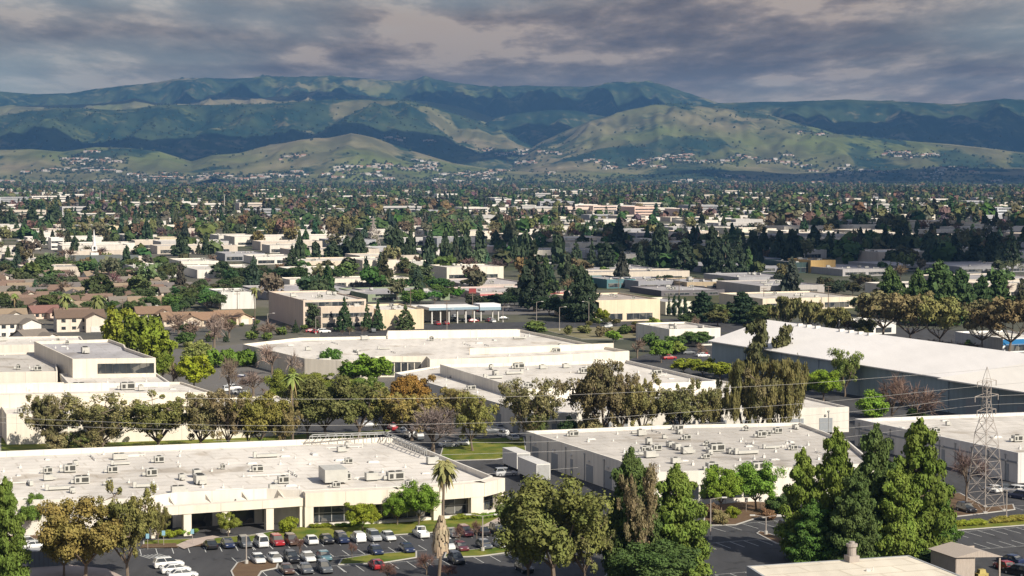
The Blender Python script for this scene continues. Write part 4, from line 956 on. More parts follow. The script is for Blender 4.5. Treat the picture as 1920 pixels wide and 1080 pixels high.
# beyond: courtyard and street trees
for (k, x, yb, yt, w_, c, lb) in (
 ('oak', 226, 676, 578, 66, (.19, .20, .025), 'yellow green tree top at the left end of the big leafy row'),
 ('oak', 262, 690, 592, 66, (.13, .16, .02), 'second crown of the big leafy row behind the tower block'),
 ('oak', 294, 702, 610, 62, (.15, .18, .02), 'third crown of the big leafy row behind the tower block'),
 ('oak', 306, 716, 660, 40, (.12, .15, .02), 'lowest crown of the big leafy row behind the tower block'),
 ('bare', 325, 728, 672, 50, (.25, .19, .13), 'pale brown leafless tree right of the tower block'),
 ('oak', 364, 732, 668, 62, (.20, .22, .015), 'yellow green tree right of the tower block'),
 ('oak', 368, 690, 640, 54, (.17, .18, .05), 'soft green tree behind the yellow green tree'),
 ('shrub', 138, 720, 694, 46, BRIGHT, 'bright shrub against the tower block corner'),
 ('shrub', 42, 658, 650, 30, BRIGHT, 'small shrub on the left courtyard'),
 ('bare', 402, 652, 578, 62, (.26, .20, .17), 'grey pink leafless tree above the houses'),
 ('bare', 475, 742, 690, 62, (.24, .18, .15), 'pinkish leafless tree in the courtyard'),
 ('bare', 430, 745, 660, 40, (.26, .20, .15), 'tall pale leafless tree in the courtyard'),
 ('bare', 510, 702, 634, 56, (.30, .22, .18), 'white stemmed leafless tree left of the cream warehouse'),
 ('bare', 548, 712, 650, 40, (.30, .24, .20), 'pale leafless tree before the cream warehouse end'),
 ('oak', 620, 706, 653, 42, (.07, .13, .025), 'dark green tree standing on one stem before the cream warehouse'),
 ('oak', 662, 720, 676, 56, (.10, .16, .02), 'green tree before the cream warehouse'),
 ('oak', 702, 724, 668, 66, (.12, .19, .02), 'largest bright tree before the cream warehouse'),
 ('oak', 640, 748, 708, 62, (.16, .18, .03), 'yellowish tree above the big dark round tree'),
 ('oak', 690, 752, 706, 58, (.11, .16, .03), 'green tree left of the orange tree'),
 ('oak', 588, 742, 700, 60, (.16, .17, .03), 'light olive tree right of the slim palm head'),
 ('shrub', 918, 682, 656, 40, MID, 'left one of two round bushes before the cream wall'),
 ('shrub', 962, 682, 656, 42, MID, 'right one of two round bushes before the cream wall'),
 ('shrub', 1092, 682, 659, 50, (.22, .22, .02), 'yellow bush at the cream warehouse corner'),
 ('tallgum', 588, 622, 566, 34, (.05, .065, .03), 'shaggy dark conifer before the grey side wall'),
 ('redwood', 646, 622, 555, 30, (.035, .06, .025), 'pointed dark conifer between the peach walls'),
 ('redwood', 688, 620, 568, 22, (.04, .065, .025), 'first of two slim conifers on the peach wall'),
 ('redwood', 709, 620, 560, 22, (.04, .07, .03), 'second of two slim conifers on the peach wall'),
 ('redwood', 760, 620, 570, 34, (.06, .08, .03), 'conifer before the right end of the cream wall'),
 ('redwood', 1254, 592, 550, 9, DARK, 'first narrow cypress by the cream store'),
 ('cypress', 1264, 592, 552, 9, DARK, 'second narrow cypress by the cream store'),
 ('cypress', 1274, 594, 552, 9, DARK, 'third narrow cypress by the cream store'),
 ('cypress', 1285, 594, 556, 9, DARK, 'fourth narrow cypress by the cream store'),
 ('pine', 1318, 604, 544, 50, DARK, 'dark broad conifer right of the narrow cypresses'),
 ('pine', 1392, 606, 544, 54, DARK, 'dark broad conifer behind the pale pitched roof'),
 ('oak', 1360, 606, 570, 36, (.08, .10, .03), 'olive tree between two dark broad conifers'),
 ('oak', 1346, 612, 582, 40, (.09, .085, .03), 'low brown olive tree behind the small white building'),
 ('oak', 1290, 612, 588, 36, (.05, .07, .025), 'low dark tree behind the small white building'),
 ('bare', 1305, 618, 588, 24, (.28, .2, .16), 'pale leafless tree left behind the small white building'),
 ('redwood', 1001, 584, 448, 66, (.026, .036, .020), 'very tall dark redwood near the road'),
 ('pine', 1090, 604, 492, 58, (.035, .05, .025), 'tall redwood beside the cream store'),
 ('oak', 1058, 600, 556, 60, (.035, .055, .022), 'dark tree between the two tall redwoods'),
 ('oak', 1030, 592, 556, 50, (.03, .05, .02), 'dark tree beside the very tall redwood'),
 ('oak', 1130, 606, 580, 26, YG, 'small yellow green tree before the cream store'),
 ('shrub', 1005, 622, 600, 42, (.10, .13, .03), 'green bush beside the tall street light'),
 ('shrub', 1190, 624, 606, 40, (.12, .08, .05), 'brown bush on the street verge'),
 ('oak', 1150, 642, 620, 28, BRIGHT, 'small bright tree on the street verge'),
 ('oak', 1240, 680, 638, 40, (.13, .20, .03), 'bright tree right of the cream warehouse'),
 ('oak', 1222, 660, 626, 36, MID, 'green tree behind the bright tree by the warehouse'),
 ('bare', 1195, 672, 628, 40, (.22, .16, .12), 'brown leafless tree at the warehouse corner'),
 ('oak', 1282, 700, 672, 46, YG, 'left tree of the bright hedge by the white hall'),
 ('oak', 1318, 706, 674, 52, (.16, .18, .02), 'middle tree of the bright hedge by the white hall'),
 ('oak', 1350, 712, 680, 46, YG, 'right tree of the bright hedge by the white hall'),
 ('oak', 1310, 650, 622, 46, MID, 'green tree before the small white building'),
 ('oak', 1268, 652, 630, 36, MID, 'left green tree before the small white building')):
    T(k, x, yb, yt, w_, c, lb, cat='bush' if k == 'shrub' else 'tree')
for i in range(34):
    x, y = random.uniform(325, 600), random.uniform(604, 652)
    if y > 640 and x > 450: continue
    k = random.choice(('bare', 'oak', 'shrub', 'bare', 'redwood', 'shrub')); h_ = random.uniform(12, 34) * (1.3 if k == 'bare' else .6 if k == 'shrub' else 1)
    T(k, x, y, y - h_, h_ * (.5 if k == 'redwood' else 1.2), {'bare': (.25, .18, .14), 'oak': MID, 'shrub': (.10, .13, .03), 'redwood': (.04, .06, .025)}[k], desc={'bare': 'leafless pinkish tree', 'oak': 'green round tree', 'shrub': 'low green bush', 'redwood': 'slim dark conifer'}[k], cat='bush' if k == 'shrub' else 'tree')
for i in range(22):
    x, y = random.uniform(1180, 1340), random.uniform(606, 690)
    if y > 640 + (x - 1180) * .3 or (1250 < x < 1365 and y < 655): continue
    k = random.choice(('oak', 'shrub', 'bare')); h_ = random.uniform(12, 30)
    T(k, x, y, y - h_, h_ * 1.2, {'bare': (.22, .16, .12), 'oak': (.10, .15, .03), 'shrub': (.14, .17, .03)}[k], desc={'bare': 'leafless brown tree', 'oak': 'green round tree', 'shrub': 'low yellow green bush'}[k], cat='bush' if k == 'shrub' else 'tree')
for i, (x, w_) in enumerate(((405, 34), (432, 34), (460, 34), (484, 30))): T('shrub', x, 690 - i, 652, w_, (.10, .16, .02), desc='leafy green hedge tree')
for i in range(16):
    x = random.uniform(1060, 1310); T('shrub', x, random.uniform(618, 632), random.uniform(606, 616), random.uniform(12, 26), random.choice(((.12, .12, .04), (.16, .13, .07), (.08, .11, .03))), desc='low verge bush', cat='bush')
# umbrella and pine groups at the right
for (k, x, yb, yt, w_, c, lb) in (
 ('umbrella', 1655, 638, 548, 96, (0.140, 0.119, 0.056), 'dark spreading tree left of the right hand group'),
 ('umbrella', 1705, 652, 548, 110, (0.196, 0.154, 0.070), 'brown spreading tree above the pale pitched roof'),
 ('umbrella', 1762, 660, 556, 100, (0.182, 0.168, 0.056), 'olive spreading tree above the pale pitched roof'),
 ('umbrella', 1842, 662, 562, 100, (0.126, 0.105, 0.049), 'dark spreading tree before the blue striped building'),
 ('umbrella', 1890, 668, 560, 104, (0.182, 0.133, 0.063), 'brown spreading tree at the right edge'),
 ('weeping', 1475, 618, 556, 66, (0.119, 0.112, 0.042), 'brown drooping tree behind the pitched roof, left one'),
 ('weeping', 1520, 622, 566, 60, (0.140, 0.126, 0.049), 'brown drooping tree behind the pitched roof, middle one'),
 ('weeping', 1570, 628, 576, 66, (0.154, 0.140, 0.049), 'brown drooping tree behind the pitched roof, right one'),
 ('oak', 1430, 612, 572, 50, (.08, .10, .03), 'olive tree at the top of the pitched roof'),
 ('pine', 1668, 596, 494, 56, (.06, .09, .025), 'green pine, left of the right hand pine group'),
 ('pine', 1720, 610, 500, 58, (.055, .085, .025), 'green pine, second of the right hand pine group'),
 ('pine', 1762, 610, 484, 76, (.060, .095, .03), 'tallest pine of the right hand pine group'),
 ('pine', 1800, 606, 500, 60, (.045, .075, .025), 'green pine right behind the tallest of the group'),
 ('pine', 1840, 600, 512, 44, (.045, .075, .025), 'pine left of the gap in the right hand group'),
 ('pine', 1872, 596, 508, 52, (.055, .09, .025), 'pine right of the gap in the right hand group'),
 ('redwood', 1914, 600, 520, 34, (.06, .06, .03), 'brownish conifer cut by the right edge'),
 ('shrub', 1830, 652, 634, 40, BRIGHT, 'bright bush left of the blue striped building')):
    T(k, x, yb, yt, w_, c, lb, cat='bush' if k == 'shrub' else 'tree')
for i in range(9): T('bare', 1610 + i * 27, 642 + i * 2.4, 622 + i * 2.4, 44, (.16, .12, .10), desc='low brown leafless bush', cat='bush')
r_ = random.Random(4)
for i in range(14):       # undergrowth and suckers along the two tree lines
    x = r_.uniform(70, 540) if i < 8 else r_.uniform(980, 1340); yb = 852 if i < 8 else 838
    T(r_.choice(('bare', 'gum', 'shrub')), x, yb, yb - r_.uniform(30, 80), r_.uniform(30, 55), r_.choice(((.20, .17, .08), (.17, .15, .06), (.14, .16, .05))), desc='smaller tree filling the row')
# palms
def fan(n, L_, seed, droop=.75):
    r = np.random.default_rng(seed); m = MB()
    for i in range(n):
        a = 2 * math.pi * i * .618; el = r.uniform(-.9, 1.3); d_ = Vector((math.cos(a) * math.cos(el), math.sin(a) * math.cos(el), math.sin(el)))
        sd = d_.cross(Vector((0, 0, 1))).normalized(); p = Vector((0, 0, 0)); prev = None; l = L_ * r.uniform(.45, 1.15)
        for k, w_ in enumerate((.03, .06, .20, .27, .17, .03)):
            t_ = k / 5; q = d_ * l * t_ + Vector((0, 0, -droop * l * t_ * t_)); w2 = w_ * L_ * .6
            a_, b_ = q - sd * w2 - Vector((0, 0, w2 * .5)), q + sd * w2 - Vector((0, 0, w2 * .5))
            if prev: m.add([prev[0], prev[1], prev[2], a_, q, b_], [(0, 1, 4, 3), (1, 2, 5, 4)])
            prev = (a_, q, b_)
    return m
def palm(cx, yb, yt, wpx, label=None, desc=None, skirt=None, seed=1, n=36, col=(.16, .19, .05), lean=0.0):
    p = G(cx, yb); s = p[1] / F; h = (yb - yt) * s; rr = wpx * s / 2; root = empty('palm_tree', p)
    top = np.array([p[0] + lean, p[1], h - rr * .75]); m = MB(); mid = (np.array(p) + top) / 2 + np.array([lean * .25, 0, 0])
    m.path([tuple(p), tuple(mid), tuple(top)], [.26 if h > 8 else .2, .2, .17], n=8); m.build('trunk', M['bark'], root)
    f = fan(n, rr * 1.1, seed); f.v = [(a + top[0], b_ + top[1], c + top[2]) for a, b_, c in f.v]; f.build('crown', M['leaf'], root, color=col)
    f = fan(int(n * .6), rr * .8, seed + 5, 1.6); f.v = [(a * .6 + top[0], b_ * .6 + top[1], min(c, .1) * 1.3 + top[2] - .2) for a, b_, c in f.v]; f.build('dead_fronds', M['leaf'], root, color=(.26, .19, .09))
    if skirt:
        z0, z1 = [(yb - y) * s for y in skirt]; r = np.random.default_rng(seed); m = MB()
        for i in range(260):
            a = r.uniform(0, 6.28); z = r.uniform(z0 + .2, z1); L_ = r.uniform(.6, 1.2); k = min(1, (z1 - z) / (z1 - z0) * 2.4); q = .3 + .95 * k * (.7 + .3 * r.random())
            tx = p[0] + lean * z / h; ty = p[1]; x, y = tx + math.cos(a) * q, ty + math.sin(a) * q; sx_, sy_ = -math.sin(a) * .16, math.cos(a) * .16
            m.add([(x - sx_, y - sy_, z), (x + sx_, y + sy_, z), (x + sx_ + math.cos(a) * .1, y + sy_, z - L_), (x - sx_ + math.cos(a) * .1, y - sy_, z - L_)], [(0, 1, 2, 3)])
        m.build('skirt', M['leaf'], root, color=(.36, .27, .19))
    if label: tag(root, label, 'palm', 'palm trees')
    else: later(root, desc, 'palm', 'palm trees')
    return root
palm(822, 1098, 846, 54, 'tall shaggy palm with a thick skirt of dead fronds in the parking lot', skirt=(1032, 962), seed=3, lean=.9, n=110, col=(.21, .19, .075))
palm(549, 834, 688, 44, 'slim tall palm standing in the middle tree row', seed=4)
palm(123, 612, 542, 32, 'bushy date palm among the brown roofed houses, left one', seed=5, n=60, col=(.14, .15, .05))
palm(183, 612, 545, 34, 'bushy date palm among the brown roofed houses, right one', seed=6, n=60, col=(.14, .15, .05))
palm(478, 612, 532, 22, 'slim palm before the pale end wall above the houses', seed=7, col=(.18, .18, .06))
palm(28, 588, 545, 18, 'small palm among the houses at the left edge', seed=8)
#@@NEXT
# ------------------------------------------------------------------ vehicles
def station_mesh(m, st, mi=0):       # st: x, z0, z1, half width low, half width top
    n = len(st); vs = []
    for x, z0, z1, a, b_ in st:
        zm = z0 + (z1 - z0) * .55; vs += [(x, -a * .94, z0), (x, -a, zm), (x, -b_, z1), (x, b_, z1), (x, a, zm), (x, a * .94, z0)]
    fs = []
    for i in range(n - 1):
        for j in range(6): k = (j + 1) % 6; fs.append((i * 6 + j, (i + 1) * 6 + j, (i + 1) * 6 + k, i * 6 + k))
    fs += [tuple(range(5, -1, -1)), tuple(range((n - 1) * 6, n * 6))]; m.add(vs, [f[::-1] for f in fs], mi)
CARM = {}
def car_parts(kind):
    if kind in CARM: return CARM[kind]
    L_, hb, hr = {'sedan': (4.6, .95, 1.42), 'suv': (4.7, 1.08, 1.70), 'pickup': (5.4, 1.1, 1.78), 'van': (5.0, 1.15, 1.95)}[kind]
    h2 = L_ / 2; b_ = MB()
    station_mesh(b_, [(-h2, .38, hb * .80, .74, .66), (-h2 + .12, .24, hb * .97, .86, .76), (-h2 + .9, .2, hb, .91, .80), (0, .2, hb, .92, .82), (h2 - 1.3, .2, hb * .97, .92, .80), (h2 - .35, .24, hb * .84, .88, .74), (h2, .36, hb * .70, .76, .66)])
    g_ = MB(); r_ = MB(); x0, x1, t0, t1 = {'sedan': (-1.75, 1.2, -1.05, .35), 'suv': (-2.25, 1.15, -1.95, .35), 'pickup': (-.5, 1.35, -.35, .6), 'van': (-2.4, 1.6, -2.2, .9)}[kind]
    g_.add([(x0, -.80, hb - .03), (x1, -.80, hb - .03), (x1, .80, hb - .03), (x0, .80, hb - .03), (t0, -.64, hr - .03), (t1, -.64, hr - .03), (t1, .64, hr - .03), (t0, .64, hr - .03)],
        [(0, 1, 5, 4), (1, 2, 6, 5), (2, 3, 7, 6), (3, 0, 4, 7), (4, 5, 6, 7)])
    r_.add([(t0 - .06, -.68, hr - .05), (t1 + .05, -.68, hr - .05), (t1 + .05, .68, hr - .05), (t0 - .06, .68, hr - .05), (t0 + .1, -.58, hr + .03), (t1 - .1, -.58, hr + .03), (t1 - .1, .58, hr + .03), (t0 + .1, .58, hr + .03)],
        [(0, 1, 5, 4), (1, 2, 6, 5), (2, 3, 7, 6), (3, 0, 4, 7), (4, 5, 6, 7)])
    for s in (-1, 1):
        for xa, xb in (((t0 + t1) / 2, (x0 + x1) / 2 + .1), (t0 + .02, x0 + .02)): r_.tube((xb, s * .81, hb - .02), (xa, s * .66, hr - .02), .05, n=4)
    if kind == 'pickup': b_.box((-1.65, 0, hb), (2.0, 1.6, .04))
    w = MB(); w.tube((0, -.11, 0), (0, .11, 0), .33, n=12); rim = MB(); rim.tube((0, -.13, 0), (0, .13, 0), .19, n=8)
    hl = MB(); hl.box((0, 0, 0), (.12, .32, .14)); res = {}
    for nm, mb, mt in (('body', b_, 'paint'), ('window', g_, 'glass'), ('roof', r_, 'paint'), ('wheel', w, 'rubber'), ('rim', rim, 'rim'), ('headlight', hl, 'lamp'), ('tail_light', hl, 'tail')):
        o = mb.build(nm, M[mt]); res[nm] = o.data; bpy.data.objects.remove(o)
    # one light mesh for cars too far to show parts
    far = MB(); far.v = list(b_.v); far.f = list(b_.f); far.m = [0] * len(b_.f)
    far.add(g_.v, g_.f, 1); far.add(r_.v, r_.f, 0)
    for sx in (-1, 1):
        for sy in (-1, 1): far.tube((sx * (h2 - .9), sy * .8 - .12, .33), (sx * (h2 - .9), sy * .8 + .12, .33), .33, n=8, mi=2)
    o = far.build('far', [M['paint'], M['glass'], M['rubber']]); res['far'] = o.data; bpy.data.objects.remove(o)
    res['dim'] = (h2, hb); CARM[kind] = res; return res
def car(kind, loc, ang, col, desc, label=None, far=False):
    P = car_parts(kind); nm = {'sedan': 'parked_car', 'suv': 'parked_suv', 'pickup': 'pickup_truck', 'van': 'parked_van'}[kind]
    if far:
        o = bpy.data.objects.new(nm, P['far']); COL.objects.link(o); o.location = tuple(map(float, loc)); o.rotation_euler = (0, 0, ang); o.color = (*col, 1)
    else:
        o = bpy.data.objects.new(nm, None); COL.objects.link(o); o.location = tuple(map(float, loc)); o.rotation_euler = (0, 0, ang); h2, hb = P['dim']
        def pt(n_, me, l, par): c = bpy.data.objects.new(n_, P[me]); COL.objects.link(c); c.parent = par; c.location = l; c.color = (*col, 1); return c
        for n_ in ('body', 'window', 'roof'): pt(n_, n_, (0, 0, 0), o)
        for sx in (-1, 1):
            for sy in (-1, 1): wv = pt('wheel', 'wheel', (sx * (h2 - .88), sy * .80, .33), o); pt('rim', 'rim', (0, 0, 0), wv)
        for sy in (-1, 1): pt('headlight', 'headlight', (h2 - .1, sy * .55, hb * .62), o); pt('tail_light', 'tail_light', (-h2 + .1, sy * .6, hb * .66), o)
    cat = {'sedan': 'car', 'suv': 'car', 'pickup': 'truck', 'van': 'van'}[kind]
    if label: tag(o, label, cat, 'parked vehicles')
    else: later(o, desc, cat, 'parked vehicles')
    return o
AV = math.atan2(V[1], V[0]); AU = math.atan2(U[1], U[0])
CC = {'white': (.72, .72, .70), 'black': (.012, .012, .014), 'grey': (.10, .11, .12), 'silver': (.42, .43, .44), 'red': (.34, .02, .025), 'maroon': (.13, .03, .04), 'blue': (.025, .05, .13), 'teal': (.10, .20, .23), 'brown': (.10, .06, .045), 'navy': (.015, .025, .07)}
ROWA = [(398, 1031, 'black', 'sedan'), (431, 1029, 'navy', 'sedan'), (463, 1028, 'grey', 'suv'), (493, 1027, 'white', 'van'), (524, 1025, 'red', 'suv'), (551, 1024, 'brown', 'suv'), (587, 1022, 'white', 'sedan'), (617, 1021, 'black', 'sedan'), (645, 1020, 'navy', 'suv'), (676, 1018, 'white', 'suv'), (706, 1016, 'silver', 'suv'), (733, 1015, 'white', 'sedan'), (794, 1009, 'white', 'pickup'), (853, 1009, 'grey', 'sedan'), (878, 1007, 'maroon', 'suv'), (909, 1005, 'black', 'sedan'), (939, 1003, 'black', 'suv')]
for i, (x, y, c, k) in enumerate(ROWA):
    p = G(x, y) + V * 1.6; car(k, p, AV + (math.pi if i % 3 else 0), CC[c], '%s %s in the front row' % (c, 'car' if k == 'sedan' else ('SUV' if k == 'suv' else k)))
ROWB = [(487, 1057, 'white', 'sedan'), (518, 1056, 'white', 'sedan'), (550, 1056, 'black', 'suv'), (581, 1054, 'white', 'sedan'), (611, 1052, 'teal', 'sedan')]
for i, (x, y, c, k) in enumerate(ROWB): car(k, G(x, y) + V * 1.2, AV + math.pi, CC[c], '%s %s in the second row' % (c, 'SUV' if k == 'suv' else 'car'))
for (x, y, c, k, lb) in ((541, 1077, 'brown', 'sedan', 'dark brown car, left of three at the bottom edge'), (576, 1076, 'grey', 'sedan', 'grey green car, middle of three at the bottom edge'), (612, 1075, 'grey', 'suv', 'dark grey car, right of three at the bottom edge'),
    (709, 1068, 'red', 'sedan', 'bright red car below the green island'), (708, 1041, 'navy', 'sedan', 'dark blue car just above the green island'), (767, 1037, 'navy', 'sedan', 'dark blue car above the island, left of the palm'),
    (841, 1031, 'white', 'pickup', 'white vehicle right behind the palm trunk'), (868, 1034, 'maroon', 'sedan', 'maroon car right of the palm trunk'), (944, 1028, 'white', 'sedan', 'white car parked by the long green island'), (860, 1058, 'black', 'suv', 'black car right of the palm, below the island'),
    (988, 1074, 'black', 'suv', 'black car in shade left of the broad olive tree'), (912, 1030, 'grey', 'sedan', 'grey car beside the white car by the long island'),
    (1484, 998, 'black', 'suv', 'dark car left of the leftmost big pine'), (1819, 962, 'black', 'suv', 'black car left of the pylon foot')):
    car(k, G(x, y) + V * 1.2, AV if 'red' in lb else AV + math.pi, CC[c], None, label=lb)
for (x, y, c, k, lb) in ((68, 1029, 'white', 'sedan', 'white car left of the autumn tree'), (52, 1024, 'white', 'suv', 'white car hidden behind the leftmost white car'), (316, 1064, 'white', 'suv', 'rearmost of three white cars parked sideways'), (329, 1074, 'white', 'sedan', 'middle of three white cars parked sideways'), (342, 1084, 'white', 'sedan', 'front one of three white cars parked sideways'),
    (1318, 669, 'white', 'sedan', 'white car alone left of the teal wall')):
    car(k, G(x, y), AU + .05, CC[c], None, label=lb)
for (x, y, c, k, lb) in ((966, 957, 'silver', 'sedan', 'silver car at the warehouse corner'), (975, 950, 'white', 'suv', 'white car behind the silver car at the corner'), (952, 948, 'silver', 'suv', 'second silver car at the warehouse corner'),
    (943, 818, 'white', 'suv', 'white car on the far side of the green verge'), (962, 825, 'white', 'sedan', 'second white car at the green verge'), (921, 812, 'grey', 'suv', 'dark car above the green verge'), (935, 806, 'silver', 'sedan', 'silver car above the green verge'),
    (842, 838, 'white', 'sedan', 'white car under the open olive tree'), (868, 834, 'white', 'sedan', 'white car right of the one under the open olive tree'), (768, 820, 'silver', 'suv', 'silver car left of the grey leafless tree'), (784, 824, 'grey', 'suv', 'grey car beneath the grey leafless tree'), (736, 806, 'red', 'pickup', 'bright red truck under the orange tree'),
    (752, 812, 'white', 'sedan', 'white car right of the bright red truck'), (690, 800, 'silver', 'sedan', 'silver car seen behind the orange tree trunk'),
    (948, 892, 'silver', 'suv', 'silver car in front of the white trailer'), (1902, 925, 'white', 'suv', 'white car right of the pylon'), (1880, 920, 'grey', 'sedan', 'grey car behind the pylon'), (1862, 922, 'white', 'sedan', 'white car behind the pylon'), (1912, 935, 'navy', 'suv', 'dark blue car at the right edge'),
    (1895, 1056, 'navy', 'sedan', 'dark blue car right of the shed'), (1908, 1078, 'black', 'suv', 'black car at the bottom right corner'), (1912, 1100, 'white', 'sedan', 'pale car cut by the bottom right corner'), (1884, 1068, 'red', 'sedan', 'red car beside the shed')):
    car(k, G(x, y), random.choice((AV, AU)) if x < 1890 else AV + .3, CC[c], None, label=lb)
# trailers beside the alley
def trailer(cx, yb, w_, l_, h_, lb):
    p = G(cx, yb); root = empty('trailer', p); m = MB(); a = AV
    m.box(p + np.array([0, 0, 1.0]), (l_, w_, h_ - 1.0), a); m.build('box_body', M['plain'], root, color=(.72, .70, .66))
    m = MB(); m.box(p + np.array([0, 0, h_]), (l_ + .05, w_ + .05, .07), a); m.build('roof', M['vent'], root)
    for k in (-.35, .28, .38):
        for s in (-1, 1):
            q = p + np.array([math.cos(a), math.sin(a), 0]) * l_ * k + np.array([-math.sin(a), math.cos(a), 0]) * s * (w_ / 2 - .2); m = MB(); dq = np.array([-math.sin(a), math.cos(a), 0]) * .14
            m.tube(q - dq + np.array([0, 0, .5]), q + dq + np.array([0, 0, .5]), .5, n=10); m.build('wheel', M['rubber'], root)
    m = MB(); q = p - np.array([math.cos(a), math.sin(a), 0]) * (l_ / 2 + .02); m.box((q[0], q[1], 1.1), (.05, w_ - .3, h_ - 1.25), a); m.build('rear_door', M['metal'], root)
    tag(root, lb, 'trailer')
trailer(1001, 902, 2.9, 11, 4.2, 'white box trailer with its dark side, in the alley before the grey wall')
trailer(968, 882, 2.9, 9, 4.2, 'white box trailer behind the first one in the alley')
# ------------------------------------------------------------------ pylon, wires, lamps
def pylon(cx, yb, yt, base_w, rad, label, far=False):
    p = G(cx, yb); s = p[1] / F; h = (yb - yt) * s; root = empty('transmission_tower', p); m = MB(); A = R(32)
    def c_(z, k): w_ = base_w / 2 * (1 - z / h) + .55 * (z / h) if z < h * .6 else max(.55, base_w / 2 * .4 + (.55 - base_w / 2 * .4) * (z / h - .6) / .15) if z < h * .75 else .55; a = A + math.pi / 2 * k + math.pi / 4; return Vector((p[0] + math.cos(a) * w_ * 1.414, p[1] + math.sin(a) * w_ * 1.414, z))
    lv = [0, .12, .24, .35, .45, .54, .62, .69, .76, .83, .90]; lv = [z * h for z in lv]
    for i in range(len(lv) - 1):
        for k in range(4):
            a, b_, c, d = c_(lv[i], k), c_(lv[i + 1], k), c_(lv[i], k + 1), c_(lv[i + 1], k + 1)
            m.tube(a, b_, rad, n=4); m.tube(a, d, rad * .6, n=4); m.tube(c, b_, rad * .6, n=4); m.tube(b_, d, rad * .6, n=4)
            if i < 3 and not far: m.tube(a.lerp(b_, .5), a.lerp(d, .5), rad * .5, n=4); m.tube(c.lerp(d, .5), c.lerp(b_, .5), rad * .5, n=4)
    for k in range(4): m.tube(c_(lv[-1], k), (p[0], p[1], h), rad * .7, n=4)
    m.build('lattice', M['steel'], root)
    for z, L_ in ((.90, 2.6), (.80, 3.2), (.70, 2.6)):
        m = MB(); z *= h
        for sg in (-1, 1):
            e = Vector((p[0] - .25 * sg * L_, p[1] + .97 * sg * L_, z)); e = Vector((p[0] + sg * L_ * .8, p[1] + sg * L_ * .6, z))
            m.tube((p[0], p[1], z + .5), e, rad * .8, n=4); m.tube((p[0], p[1], z - .3), e, rad * .8, n=4)
            if not far: m.tube(e, e - Vector((0, 0, 1.0)), rad * 1.2, n=6)
        m.build('cross_arm', M['steel'], root)
    if not far:
        for k in range(4): m = MB(); q = c_(0, k); m.box((q.x, q.y, -.05), (.7, .7, .4)); m.build('footing', M['kerb'], root)
    tag(root, label, 'pylon')
pylon(1847, 957, 684, 4.9, .065, 'steel lattice pylon standing in the right parking lot')
pylon(700, 462, 405, 9, .22, 'thin lattice pylon above the tree belt left of the centre', far=True)
pylon(1281, 452, 400, 9, .20, 'thin pale lattice pylon before the long terracotta office blocks', far=True)
def wire(pts, lb, rad=.032):
    P = [Vector(D(x, y, d)) for x, y, d in pts]; m = MB(); o0 = P[0]; Q = []
    for i in range(len(P) - 1):
        p0 = P[max(i - 1, 0)]; p1, p2 = P[i], P[i + 1]; p3 = P[min(i + 2, len(P) - 1)]
        for k in range(6):
            t_ = k / 6; Q.append(.5 * ((2 * p1) + (-p0 + p2) * t_ + (2 * p0 - 5 * p1 + 4 * p2 - p3) * t_ ** 2 + (-p0 + 3 * p1 - 3 * p2 + p3) * t_ ** 3))
    Q.append(P[-1])
    for i in range(len(Q) - 1): m.tube(Q[i], Q[i + 1], rad, n=4)
    tag(m.build('power_line', M['wire'], loc=tuple(o0)), lb, 'power line', 'power lines')
dW = lambda x: 364 + (1847 - x) * .035
for k, (pts, lb) in enumerate((
 ([(2100, 668), (1843, 693), (1664, 707), (1420, 724), (950, 744), (480, 748), (0, 740)], 'topmost pale wire running left from the pylon top'),
 ([(2100, 705), (1838, 724), (1559, 752), (1240, 776), (980, 791), (480, 798), (100, 787), (-200, 770)], 'second wire from the top, crossing the middle tree row'),
 ([(2100, 735), (1838, 744), (1640, 768), (1240, 800), (900, 814), (500, 809), (150, 800), (-200, 780)], 'third wire from the top, left of the pylon'),
 ([(2100, 752), (1838, 760), (1640, 784), (1150, 823), (827, 830), (400, 826)], 'wire crossing the green verge, fourth from the top'),
 ([(2100, 770), (1838, 776), (1640, 798), (1150, 840), (950, 849), (700, 856)], 'wire crossing above the white trailers, fifth from the top'),
 ([(2100, 790), (1838, 790), (1600, 818), (1150, 870), (950, 886), (800, 894)], 'lowest wire, crossing in front of the white trailers'))):
    wire([(x, y, dW(x) + k * .8) for x, y in pts], lb)
def lamp_post(cx, yb, yt, label, arm=1, double=False, rad=.09):
    p = G(cx, yb); s = p[1] / F; h = (yb - yt) * s; root = empty('street_lamp', p); m = MB(); m.tube(p, (p[0], p[1], h), rad * 1.3, rad, n=8); m.build('pole', M['steel'], root)
    for sg in ((-1, 1) if double else (arm,)):
        m = MB(); m.tube((p[0], p[1], h - .05), (p[0] + sg * 2.0, p[1], h + .25), rad * .6, n=6); m.build('arm', M['steel'], root)
        m = MB(); m.box((p[0] + sg * 2.3, p[1], h + .15), (.9, .35, .18)); m.build('lamp_head', M['vent'], root)
    m = MB(); m.tube(p, (p[0], p[1], .7), .3, n=8); m.build('concrete_base', M['kerb'], root)
    tag(root, label, 'street lamp')
